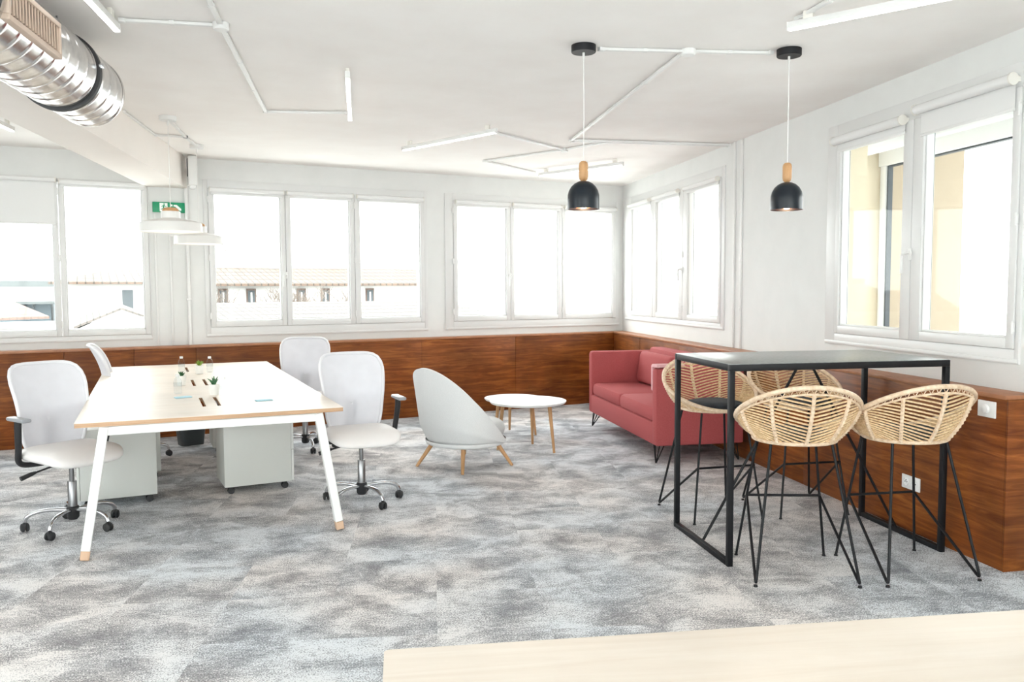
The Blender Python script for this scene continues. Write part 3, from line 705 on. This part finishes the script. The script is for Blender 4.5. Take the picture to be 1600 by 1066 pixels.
# ================================================================== OFFICE CHAIRS  (local +x = forward)
def office_chair():
    e = empty('office_chair', (0,0,0), 0, 'x', 'office chair', 'white mesh-back office chairs at the long desk')
    m = MB(); m.lathe([(0,.055),(.025,.056),(.036,.07),(.038,.135),(.03,.142),(0,.142)], 24); m.build('hub', 'blackp', e)
    for k in range(5):
        a = 2*PI*k/5+.3; d = Vector((math.cos(a), math.sin(a), 0)); z = Vector((0,0,1))
        m = MB(); m.tube(spline([d*.03+z*.118, d*.12+z*.125, d*.20+z*.118, d*.255+z*.095, d*.272+z*.062], 5), [.0125]*6+[.0125]*15, 10); m.build('base_arm', 'chrome', e)
        m = MB(); w_ = Vector((-d.y, d.x, 0)); Rm = Matrix.Rotation(a+.7*k, 3, 'Z') @ Matrix.Rotation(PI/2, 3, 'X')
        dd = Rm @ Vector((0,0,1)); c = d*.272 - z*0 + z*.0275
        for sg in (-1, 1): m.lathe([(0,-.009),(.020,-.009),(.0265,-.004),(.0265,.004),(.020,.009),(0,.009)], 20, c+dd*sg*.013, Rm)
        m.sphere(c+z*.014, .019, 12); m.tube([c+z*.02, c+z*.045], .007, 8); m.build('castor', 'rubber', e)
    m = MB(); m.lathe([(0,.13),(.027,.13),(.027,.30),(.024,.304),(0,.304)], 24); m.build('gas_lift_sleeve', 'steel', e)
    m = MB(); m.tube([(0,0,.30),(0,0,.43)], .0145, 16); m.build('gas_lift', 'steel', e)
    m = MB(); m.box((-.02,0,.425), (.17,.12,.03), .008); m.tube([(-.03,-.05,.418),(-.03,-.15,.40),(-.03,-.22,.385)], .006, 8); m.build('seat_plate', 'blackp', e)
    m = MB(); m.tube([(-.03,-.20,.39),(-.03,-.225,.384),(-.03,-.29,.365)], [.008,.013,.015], 12); m.build('height_lever', 'blackp', e)
    # seat cushion
    m = MB(); bmesh.ops.create_cube(m.b, size=1)
    bmesh.ops.subdivide_edges(m.b, edges=m.b.edges[:], cuts=14, use_grid_fill=True)
    for v in m.b.verts:
        x, y, z = v.co*2
        nr = ((abs(x)**4.2+abs(y)**4.2)**(2.5/4.2)+abs(z)**2.5)**(1/2.5); mxx = max(abs(x),abs(y),abs(z)); kq = mxx/nr
        X = x*kq*.25+.015; Y = y*kq*.25; Z = z*kq*.058
        if Z > 0: Z *= 1 - .12*math.cos(y*1.4)
        if X > .12: Z -= (X-.12)**2*1.9
        v.co = Vector((X, Y, .490+Z))
    m.build('seat', 'leather', e)
    # backrest
    def bx(z): return -.225 - .02*math.cos((z-.7)*4) - 1.0*max(0,z-.74)**1.7*1.05
    def bw(z): return lerp(.185, .232, min(1, max(0,(z-.47)/.45)))
    def bp_(u, v, dx=0):
        # u across -1..1, v 0..1
        z = .475+.56*v; cr = .05*(u**2); return Vector((bx(z)+cr*1.1+dx, u*bw(z), z))
    path = []; n_ = 56
    for i in range(n_):
        t = 2*PI*i/n_; c, s_ = math.cos(t), math.sin(t); p = 6; k = (abs(c)**p+abs(s_)**p)**(-1/p)
        path.append(bp_(c*k, .5+.5*s_*k))
    m = MB(); m.tube(path, .0115, 10, True); fr = m.build('back_frame', 'chairframe', e)
    m = MB()
    def sheet(u, v):
        a = u*2-1; b_ = v*2-1
        # square to superellipse
        q = bp_(a*(1-.10*abs(b_)**6), .5+.5*b_*(1-.06*abs(a)**6)); return q + Vector((-.012*(1-a*a)*(1-b_*b_),0,0))
    m.grid(sheet, 22, 26, .003); m.build('mesh_back', 'mesh', e)
    m = MB(); m.tube(spline([(-.05,0,.42),(-.18,0,.42),(-.255,0,.45),(-.275,0,.56),(-.265,0,.68)], 6), .012, 10); m.box((-.262,0,.62), (.012,.09,.16), .006); m.build('back_support', 'chairframe', e)
    for sg in (-1, 1):
        m = MB(); y = sg*.275
        P = spline([(-.10,sg*.12,.425),(-.11,sg*.22,.43),(-.10,sg*.265,.46),(-.075,y,.54),(-.05,y+sg*.01,.66),(-.045,y+sg*.01,.715)], 6)
        N = len(P); m.tube(P, [lerp(.016,.021,i/(N-1)) for i in range(N)], 10); ar = m.build('armrest_support', 'blackp', e)
        m = MB(); m.box((-.03,y+sg*.012,.727), (.21,.058,.024), .011, None, 3); m.build('arm_pad', 'armpad', ar)
    return e
oc = office_chair()
place(oc, (-.118,5.83,0), math.radians(-62), 'white mesh office chair at the front left corner of the long desk')
place(copy_tree(oc), (.36,7.92,0), math.radians(-3), 'white mesh office chair seen edge-on at the far left of the desk')
place(copy_tree(oc), (1.80,7.72,0), math.radians(-106), 'white mesh office chair at the far right of the desk, back against the windows')
place(copy_tree(oc), (1.688,5.57,0), math.radians(-93), 'white mesh office chair at the front right corner of the long desk')

# ================================================================== BAR TABLE
BTA = math.radians(-17.2); BC = (3.765, 3.4875); bl, bw_, BH = 1.315, .785, 1.095
e = empty('bar_table', (BC[0], BC[1], 0), BTA, 'high table with black steel frame and dark stone-look top', 'table')
s_ = .03; hx, hy = bl/2, bw_/2
m = MB(); m.b2(-hx+.004, hx-.004, -hy+.004, hy-.004, BH-.012, BH+.003, .002); m.build('tabletop', 'tabletop', e)
m = MB()
for sy in (-1, 1): m.box((0, sy*(hy-s_/2), BH-.018), (bl, s_, .036), .002)
for sx in (-1, 1): m.box((sx*(hx-s_/2), 0, BH-.018), (s_, bw_-2*s_, .036), .002)
m.build('top_frame', 'black', e)
for sx in (-1, 1):
    for sy in (-1, 1): m = MB(); m.box((sx*(hx-s_/2), sy*(hy-s_/2), (BH-.036)/2), (s_, s_, BH-.036), .002); m.build('leg', 'black', e)
    m = MB(); m.box((sx*(hx-s_/2), 0, .0155), (s_, bw_-2*s_, .03), .002); m.build('foot_rail', 'black', e)
    m = MB(); m.tube([(sx*.03, 0, BH-.03), (sx*(hx-s_), 0, .03)], .0085, 8); m.build('brace', 'black', e)

# ================================================================== RATTAN BAR STOOLS  (local +x = forward)
def stool():
    e = empty('bar_stool', (0,0,0), 0, 'x', 'bar stool', 'woven rattan bar stools around the high table')
    zb = .712
    def rim(t):   # t -1..1, 0 = back
        a = t*PI; x = -.02 - .275*math.cos(a); y = .312*math.sin(a)
        if math.cos(a) < 0: y *= 1-.10*math.cos(a)**2
        z = .865 + .148*math.cos(a) - .012*math.sin(a)**2
        return Vector((x, y, z))
    def base(t):
        a = t*PI; return Vector((.02-.195*math.cos(a), .21*math.sin(a), zb))
    def S(t, v, off=0):
        A, B = base(t), rim(t); bulge = .022*math.sin(PI*v)*(B.z-A.z)/.3
        p = A.lerp(B, v); a = t*PI; n = Vector((-math.cos(a), math.sin(a), -.5)).normalized()
        return p + n*(bulge+off)
    n_ = 72
    m = MB(); m.tube([rim(2*i/n_-1) for i in range(n_)], .0125, 10, True); m.build('rim', 'rattan_rim', e)
    m = MB(); m.tube([base(2*i/n_-1)+Vector((0,0,-.003)) for i in range(n_)], .010, 8, True)
    for yy in [k*.045 for k in range(-4, 5)]:
        xx = .195*math.sqrt(max(0, 1-(yy/.21)**2)); m.tube([(.02-xx,yy,zb+.001),(.02+xx,yy,zb+.001)], .0045, 5)
    m.build('seat_ring', 'rattan_rim', e)
    # inner binding row with zigzag
    m = MB(); lo = .90
    def inner(t, v=lo): return S(t, v if abs(t) < .62 else lerp(v, .55, min(1,(abs(t)-.62)/.38)), .002)
    m.tube([inner(2*i/n_-1) for i in range(n_)], .0055, 6, True); z_ = []
    for k in range(104):
        t = 2*k/104-1; z_.append(rim(t) if k % 2 else inner(t))
    m.tube(z_, .0035, 4, True); m.build('rim_lacing', 'rattan_rim', e)
    # ribs: chevrons running down to the back spine
    m = MB()
    for k in range(46):
        v0 = -2.1 + k*.067
        for sg in (-1, 1):
            P = []
            for q in range(41):
                t = q/40*.90; v = v0 + .70*t + 1.6*t*t
                if 0.0 <= v <= lo+.01: P.append(S(sg*t, v, -.003))
            if len(P) > 2: m.tube(P, .0050, 5)
    m.build('woven_ribs', 'rattan', e)
    for t in (-.86, -.66, -.42, -.21, 0, .21, .42, .66, .86):
        m = MB(); P = [S(t, v/24*lo, .004 + (.0022 if v % 2 else 0)) for v in range(25)]
        m.tube(P, [.0085 + (.0025 if v % 2 else 0) for v in range(25)], 6); m.build('spine', 'rattan_rim', e)
    # steel frame
    m = MB(); m.tube([Vector((.02+.155*math.cos(2*PI*i/28), .175*math.sin(2*PI*i/28), zb-.014)) for i in range(28)], .0055, 8, True); m.build('steel_ring', 'black', e)
    tr_ = lambda sg: Vector((-.105, sg*.155, zb-.014)); ft = lambda sg: Vector((.165, sg*.155, zb-.014))
    rf = lambda sg: Vector((-.25, sg*.258, .012)); ff = lambda sg: Vector((.25, sg*.243, .004))
    fc = lambda sg: ft(sg).lerp(ff(sg), (zb-.014-.352)/(zb-.018))
    for sg in (-1, 1):
        m = MB(); m.tube(fillet([tr_(sg), rf(sg), fc(sg)+Vector((.0,0,0))], .028, 6), .0076, 8); m.lathe([(0,0),(.011,0),(.009,.01),(0,.01)], 12, (rf(sg).x+.004, rf(sg).y, 0)); m.build('rear_leg', 'black', e)
        m = MB(); m.tube([ft(sg), ff(sg)], .0072, 8); m.lathe([(0,0),(.011,0),(.009,.008),(0,.008)], 12, (ff(sg).x, ff(sg).y, 0)); m.build('front_leg', 'black', e)
    m = MB(); m.tube([fc(-1)+Vector((.01,0,0)), fc(1)+Vector((.01,0,0))], .0074, 8); m.build('footrest', 'black', e)
    return e
stl = stool()
def cush():
    def f(u, v):
        a = 2*PI*u; r = .188*min(1, math.sin(PI*v)**.45 if 0 < v < 1 else 0); z = .028*(-math.cos(PI*v))
        return Vector((r*math.cos(a)*1.0, r*math.sin(a)*1.05, z + .004*math.sin(3*a)*math.sin(PI*v)))
    m = MB(); m.grid(f, 40, 16, 0, True); bmesh.ops.remove_doubles(m.b, verts=m.b.verts[:], dist=1e-4); return m.build('seat_cushion', 'cushion')
cu = cush(); tag(cu, 'x', 'cushion', 'black cushions on the bar stools')
SP = [((3.29,3.103), 60, 'rattan bar stool seen from behind, left of the two in front of the high table'),
      ((3.842,2.856), 72, 'rattan bar stool nearest the dimmer switch, right of the two in front'),
      ((3.679,4.205), -102.8, 'rattan bar stool facing the camera by the sofa, under the left end of the table'),
      ((4.267,4.022), -106.4, 'rattan bar stool behind the table, between the sofa and the walnut panel')]
CL = ['black cushion seen through the ribs of the front left stool', 'black cushion seen through the ribs of the front right stool',
      'black cushion fully visible on the stool by the sofa', 'black cushion on the stool behind the table, mostly hidden']
for i, ((x, y), a, lab) in enumerate(SP):
    o = stl if i == 0 else copy_tree(stl); place(o, (x, y, 0), math.radians(a), lab)
    c = cu if i == 0 else copy_tree(cu); a_ = math.radians(a); place(c, (x+.03*math.cos(a_), y+.03*math.sin(a_), .735), a_, CL[i])

# ================================================================== LOUNGE CHAIR
e = empty('lounge_chair', (2.835,6.34,0), math.radians(17), 'pale grey felt tub chair on four oak legs', 'armchair')
def seatr(a): return Vector((.355*math.cos(a)*(1.0 if math.cos(a) < 0 else 1.06), .375*math.sin(a), 0))
def shell(u, v):
    t = (u*2-1)*math.radians(116); a = PI + t; c = max(0, math.cos(t*.775)); top_ = lerp(.24, .86, c**1.25)
    z = lerp(.205, top_, v); B = seatr(a); k = .80 + .20*min(1, v*3.5)**.6 + .10*v*c
    return Vector((B.x*k - .06*v*c, B.y*(k if 1 else 1), z))
m = MB(); m.grid(shell, 60, 22, .028); m.build('shell', 'lounge', e)
m = MB(); m.grid(lambda u, v: Vector(((seatr(2*PI*u)*(.02+.98*math.sin(PI/2*min(1,v*1.15))**.5 if v < .87 else 1.0)).x*.93, seatr(2*PI*u).y*(.02+.98*math.sin(PI/2*min(1,v*1.15))**.5 if v < .87 else 1.0)*.93, .185+.05*v**3)), 48, 14, .0, True)
m.build('seat_pan', 'lounge', e)
m = MB()
def cf(u, v):
    a = 2*PI*u; r = math.sin(PI*v)**.28 if 0 < v < 1 else 0; p = seatr(a)*.90*r; return Vector((p.x+.02, p.y*.93, .315 + .085*(-math.cos(PI*v))))
m.grid(cf, 48, 20, 0, True); bmesh.ops.remove_doubles(m.b, verts=m.b.verts[:], dist=1e-4); m.build('seat_cushion', 'lounge_cushion', e)
for (x, y) in ((-.33,.25),(-.265,-.27),(.27,-.30),(.30,.35)):
    m = MB(); m.tube([(x*.62,y*.62,.225),(x,y,.0)], [.021,.0125], 14); m.build('leg', 'oak', e)

# ================================================================== COFFEE TABLES (nested, oak legs)
def ctable(feet, r, h, label, mt):
    c = sum((Vector((*f, 0)) for f in feet), Vector())/len(feet)
    e = empty('coffee_table', c, 0, label, 'table', 'small round tables by the sofa')
    m = MB(); m.lathe([(0,h-.022),(r-.012,h-.022),(r,h-.008),(r,h),(0,h)], 48); m.build('tabletop', mt, e)
    for f in feet:
        q = Vector((*f, 0)) - c; m = MB(); m.tube([Vector((q.x*.82, q.y*.82, h-.02)), q], [.019,.011], 12); m.build('leg', 'oak', e)
ctable([(3.764,6.419),(3.80,6.896),(3.37,6.79)], .36, .46, 'small round white table with oak legs between the tub chair and sofa', 'white_metal')
ctable([(4.065,7.309),(3.97,7.713),(3.66,7.43)], .30, .38, 'lower round white table with oak legs, farther from the camera', 'white_metal')

# ================================================================== SOFA  (right wall frame, x = -distance from the corner)
e = empty('sofa', Mx=RW @ Matrix.Translation((-3.12, .66, 0)), label='coral red sofa on black hairpin legs along the walnut panel', cat='sofa')
def sb(name, x0, x1, y0, y1, z0, z1, bev, mt='sofa', par=None):
    m = MB(); m.b2(x0, x1, y0, y1, z0, z1, bev); return m.build(name, mt, par or e)
# near end is at x = -1.03 (s = 4.14)
sb('base', -1.03, 1.03, -.40, .40, .165, .36, .02)
sb('arm', -1.035, -.93, -.40, .405, .163, .83, .03); sb('arm', .93, 1.035, -.40, .405, .163, .83, .03)
sb('backrest', -.93, .93, -.42, -.24, .34, .87, .04)
for sx in (-1, 1):
    sb('seat_cushion', min(0,sx*.925)+.003, max(0,sx*.925)-.003, -.24, .395, .355, .49, .04)
    m = MB(); m.box((sx*.465,-.17,.66), (.90,.13,.34), .05, Matrix.Rotation(.14, 3, 'X'), 3); m.build('back_cushion', 'sofa', e)
for sx in (-1, 1):
    for sy in (-1, 1):
        x, y = sx*.93, sy*.33; m = MB(); tip = Vector((x+sx*.05, y+sy*.05, .006))
        m.tube(fillet([(x-.06,y+.02,.168), tip, (x+.05,y+.02,.168)], .02), .005, 8); m.tube(fillet([(x,y-.05,.168), tip, (x,y+.05,.168)], .02), .005, 8); m.build('hairpin_leg', 'black', e)
# pink throw over the near arm
e2 = empty('throw_blanket', Mx=RW @ Matrix.Translation((-4.10, .93, .83)), label='pale pink ribbed throw folded over the near arm of the sofa', cat='throw')
m = MB(); m.b2(-.058, .079, -.13, .13, .0015, .028, .012); m.b2(.0515,.079,-.13,.13,-.20,.02,.008); m.build('folded_cloth', 'throw', e2)

# ================================================================== FOREGROUND TABLE
a = -.344; c0 = Vector((.508,1.542,0)); 
e = empty('foreground_table', c0, a, 'pale birch table corner in the bottom right foreground', 'table')
m = MB(); r = .012; pts = []
Lx, Ly = 1.8, .85
for cx_, cy_, a0 in ((r,-r,PI/2),(r,-Ly+r,PI),(Lx-r,-Ly+r,1.5*PI),(Lx-r,-r,0)):
    for k in range(7): t = a0 + (PI/2)*k/6; pts.append((cx_+r*math.cos(t), cy_+r*math.sin(t), DH))
m.poly(pts, .004, (0,0,-1)); tt = m.build('tabletop', 'birch', e, smooth=False)
m = MB(); m.poly([(x, y, DH-.004) for x, y, z in pts], .021, (0,0,-1)); m.build('plywood_edge', 'ply', e, smooth=False)
for x in (.10, Lx-.1):
    for y in (-.10, -Ly+.1): m = MB(); m.tube([(x,y,DH-.025),(x+(.03 if x>1 else -.03),y,0)], [.022,.016], 12); m.build('leg', 'white_metal', e)
# ================================================================== OUTSIDE
mb = MB(); mb.b2(-250, 250, 12, 400, -12.2, -12); mb.b2(12, 250, -100, 12, -12.2, -12)
g_ = mb.build('street_ground', 'earth'); tag(g_, kind='structure'); g_.name = 'ground'
def roof_plane(mb, x0, x1, ya, za, yb, zb): mb.poly([(x0,ya,za),(x1,ya,za),(x1,yb,zb),(x0,yb,zb)], .12, (0,0,-1))
def uvxy(c): return (c.x, (c.y**2+c.z**2)**.5*1.0)
def shut_window(e, x, z, y, w=1.0, h=1.7):
    m = MB(); m.b2(x-w/2-.07, x+w/2+.07, y-.06, y, z, z+h+.1); f = m.build('window_surround', 'brick', e, smooth=False)
    m = MB(); m.b2(x-w/2, x+w/2, y-.1, y-.02, z, z+h); m.build('shutter', 'shutter', f, smooth=False)
    m = MB(); m.b2(x-w*.12, x+w*.12, y-.12, y-.02, z, z+h-.1); m.build('glazing', 'ext_white', f, smooth=False)
# long house behind the desk windows
e = empty('house', (0,0,-12), 0, 'long white house with terracotta tiled roof seen through the windows behind the desk', 'house', 'houses outside')
def loc(mb, name, m, uv=None): return mb.build(name, m, e, smooth=False, uv=uv)
mb = MB(); mb.b2(5, 19, 46, 56, 0, 13.85); loc(mb, 'wall', 'ext_white')
mb = MB(); roof_plane(mb, 4.4, 19.6, 45.3, 13.86, 51, 14.85); roof_plane(mb, 4.4, 19.6, 57, 13.86, 51, 14.85); loc(mb, 'roof', 'roof', lambda c: (c.x*.55, c.y*.35))
for x in (9.2, 12.1, 15.1, 17.6):
    pass
for x in (6.5, 7.95, 10.65, 12.0, 14.6): shut_window(e, x, 11.3, 46, .36, 2.2)
mb = MB()
for x in (7.5, 10.1, 13.6): mb.b2(x, x+.8, 51.2, 52, 14.6, 15.9); mb.b2(x-.08, x+.88, 51.1, 52.1, 15.9, 16.0)
loc(mb, 'chimney', 'ext_white')
e = empty('house', (0,0,-12), 0, 'grey slate roofed house rising behind the long terracotta roof', 'house', 'houses outside')
mb = MB(); mb.b2(11.5, 24, 66, 76, 0, 14.6); loc(mb, 'wall', 'ext_white')
mb = MB(); roof_plane(mb, 11, 24.5, 65.6, 14.6, 71, 15.9); roof_plane(mb, 11, 24.5, 77, 14.6, 71, 15.9); loc(mb, 'roof', 'greyroof')
e = empty('outbuilding', (0,0,-12), 0, 'low building whose weathered tile roof fills the bottom of the windows behind the desk', 'building', 'houses outside')
mb = MB(); mb.b2(3.1, 12.6, 26, 36, 0, 12.35); loc(mb, 'wall', 'ext_white')
mb = MB(); roof_plane(mb, 2.8, 13, 25.6, 12.58, 31.5, 13.06); roof_plane(mb, 2.8, 13, 37.5, 12.4, 31.5, 13.06); loc(mb, 'roof', 'roof2', lambda c: (c.x*.75, c.y*.4))
# house on the left
e = empty('house', (0,0,-12), 0, 'white house with orange hipped roof seen through the pane left of the exit sign', 'house', 'houses outside')
mb = MB(); mb.b2(-1.0, 3.4, 40, 50, 0, 13.9); loc(mb, 'wall', 'ext_white')
mb = MB(); mb.poly([(-1.4,39.6,13.9),(3.8,39.6,13.9),(3.8,45,14.6),(1.0,45,14.55)], .1, (0,0,-1)); loc(mb, 'roof', 'roof', lambda c: (c.x*.6, c.y*.4))
mb = MB(); mb.b2(1.42, 1.85, 39.95, 40, 12.5, 13.55); loc(mb, 'shutter', 'shutter')
e = empty('shed', (0,0,-12), 0, 'low gabled building with pale pink tiles below the white house at left', 'building', 'houses outside')
mb = MB(); mb.b2(-.3, 2.4, 25, 30, 0, 12.5); loc(mb, 'wall', 'ext_white')
mb = MB(); mb.poly([(-.32,24.8,12.55),(.85,24.8,13.05),(.85,30,13.15),(-.32,30,12.6)], .06, (0,0,-1)); mb.poly([(.85,24.8,13.05),(2.1,24.8,12.55),(2.1,30,12.6),(.85,30,13.15)], .06, (0,0,-1)); loc(mb, 'roof', 'roof2', lambda c: (c.x*1.2, c.y*.6))
mb = MB(); mb.poly([(-.3,25,12.45),(2.1,25,12.45),(.85,25,13.0)], .1, (0,1,0)); loc(mb, 'gable', 'ext_white')
mb = MB(); mb.b2(1.0,1.35,24.2,24.6,12.3,12.75); mb.b2(.9,1.45,24.1,24.7,12.75,12.79); loc(mb, 'chimney', 'ext_white')
e = empty('warehouse', (0,0,-12), 0, 'pale blue industrial shed with grey metal roof seen through the leftmost pane', 'building', 'houses outside')
mb = MB(); mb.b2(-9, -1.55, 46, 60, 0, 12.95); loc(mb, 'wall', 'bluewall')
mb = MB(); roof_plane(mb, -9.4, -1.2, 45, 13.02, 52, 13.75); loc(mb, 'roof', 'greyroof')
mb = MB(); mb.tube([(-2.7,45.9,13.0),(-2.5,45.9,12.2),(-2.2,45.9,13.0)], .07, 6); loc(mb, 'steel_brace', 'shutter')
e = empty('warehouse', (0,0,-12), 0, 'distant flat grey roof above the blue shed at far left', 'building', 'houses outside')
mb = MB(); mb.b2(-16, -2.0, 75, 90, 0, 13.7); loc(mb, 'wall', 'ext_white')
mb = MB(); mb.b2(-16.3, -1.8, 74.6, 90.3, 13.7, 14.35); loc(mb, 'roof_edge', 'greyroof')
e = empty('house', (0,0,-12), 0, 'low house with pinkish orange roof at the bottom of the leftmost pane', 'house', 'houses outside')
mb = MB(); mb.b2(-6, -.9, 30, 38, 0, 12.3); loc(mb, 'wall', 'ext_white')
mb = MB(); mb.poly([(-6.3,29.6,12.62),(-1.05,29.6,12.72),(-2.5,33,13.3),(-6.3,33,13.45)], .08, (0,0,-1)); loc(mb, 'roof', 'roof3', lambda c: (c.x, c.y*.5))
e = empty('tower_block', (0,0,-12), 0, 'faint distant blue glass tower through the back window near the corner', 'tower')
mb = MB(); mb.b2(240, 247, 450, 458, 0, 47); loc(mb, 'wall', 'farblue')
mb = MB(); mb.b2(248, 252, 452, 458, 0, 44); loc(mb, 'side_block', 'ext_white')
# apartment blocks far to the left
for (x, y, w, h, lab) in ((-3.0,160,2.4,19.0,'tiny distant apartment block left of the tv aerial'),(1.5,165,3,18.5,'tiny distant apartment block above the orange roof')):
    e = empty('apartment_block', (0,0,-12), 0, lab, 'building', 'houses outside')
    mb = MB(); mb.b2(x, x+w, y, y+8, 0, h); loc(mb, 'wall', 'ext_white')
# quay and low blocks to the right
for k, (s, off, w, h, hh, mt, lab) in enumerate(((4, -70, 30, 8, 12.6, 'ext_white', 'far low white warehouse through the large right window'), (-12, -60, 22, 8, 12.2, 'ext_white', 'low white building through the right wall windows, farther along the quay'), (6, -45, 26, 6, 10.9, 'farblue', 'long grey blue canopy low in the large right window'))):
    e = empty('warehouse', Mx=RW @ Matrix.Translation((-s, off, -12)), label=lab, cat='building', group='houses outside')
    mb = MB(); mb.b2(-w/2, w/2, -h, 0, 0, hh); loc(mb, 'wall', mt); mb = MB(); mb.b2(-w/2-.4, w/2+.4, -h-.4, .4, hh, hh+.3); loc(mb, 'roof_edge', 'greyroof')
# loggia outside the large right window
e = empty('loggia', Mx=RW, kind='structure'); e.name = 'trim_4'
mb = MB(); mb.b2(-4.0, -9.5, -1.35, -.285, 2.74, 2.9); mb.build('soffit', 'ext_soffit', e, smooth=False)
mb = MB(); mb.b2(-4.1, -9.5, -1.1, -1.0, 2.56, 2.74, .004); mb.b2(-4.10, -4.18, -1.08, -1.02, .4, 2.56, .003); mb.build('outer_window_rail', 'ext_soffit', e)
mb = MB(); mb.b2(-4.186, -4.20, -1.075, -1.03, .4, 2.56); mb.b2(-4.19, -9.5, -1.075, -1.03, 2.548, 2.56); mb.build('dark_seal', 'gasket', e, smooth=False)
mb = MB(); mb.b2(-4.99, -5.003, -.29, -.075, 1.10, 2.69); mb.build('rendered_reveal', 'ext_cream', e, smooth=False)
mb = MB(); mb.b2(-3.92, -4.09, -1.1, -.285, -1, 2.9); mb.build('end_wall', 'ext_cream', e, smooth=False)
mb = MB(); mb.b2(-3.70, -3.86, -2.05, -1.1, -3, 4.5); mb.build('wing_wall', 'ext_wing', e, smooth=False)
mb = MB(); mb.tube([(-4.3,-.62,2.66),(-8.5,-.62,2.66)], .075, 16); mb.build('awning_roll', 'ext_soffit', e)
# bare trees
def tree(x, y, z0, h, seed, label):
    rnd = random.Random(seed); e = empty('bare_tree', (x, y, -12), 0, label, 'tree', 'bare trees in front of the long house')
    m = MB(); m.tube([(0,0,0),(.1,0,z0*.6),(0,0,z0)], [.28,.2,.12], 7); m.build('trunk', 'twig', e)
    m = MB()
    def br(p, d, L, r, k):
        q = p + d*L*.5 + Vector((rnd.uniform(-.1,.1),rnd.uniform(-.1,.1),.05))*L; t = p + d*L
        m.tube([p, q, t], [r, r*.8, r*.55], 4, cap=False)
        if k == 0: return
        for _ in range(3):
            nd_ = (d + Vector((rnd.uniform(-.9,.9), rnd.uniform(-.9,.9), rnd.uniform(-.2,.6)))).normalized()
            br(lerp_v(q, t, rnd.random()), nd_, L*.68, r*.55, k-1)
    for _ in range(5): br(Vector((0,0,z0)), Vector((rnd.uniform(-.7,.7), rnd.uniform(-.7,.7), 1)).normalized(), h, .07, 4)
    m.build('branches', 'twig', e)
def lerp_v(a, b, t): return a*(1-t)+b*t
tree(5.6, 41, 10.6, 1.5, 3, 'bare tree at the left edge of the window behind the desk')
tree(8.4, 42, 10.8, 1.4, 5, 'bare tree in the middle of the left pane behind the desk')
tree(11.3, 42, 10.6, 1.55, 8, 'bare tree in the second pane behind the desk')
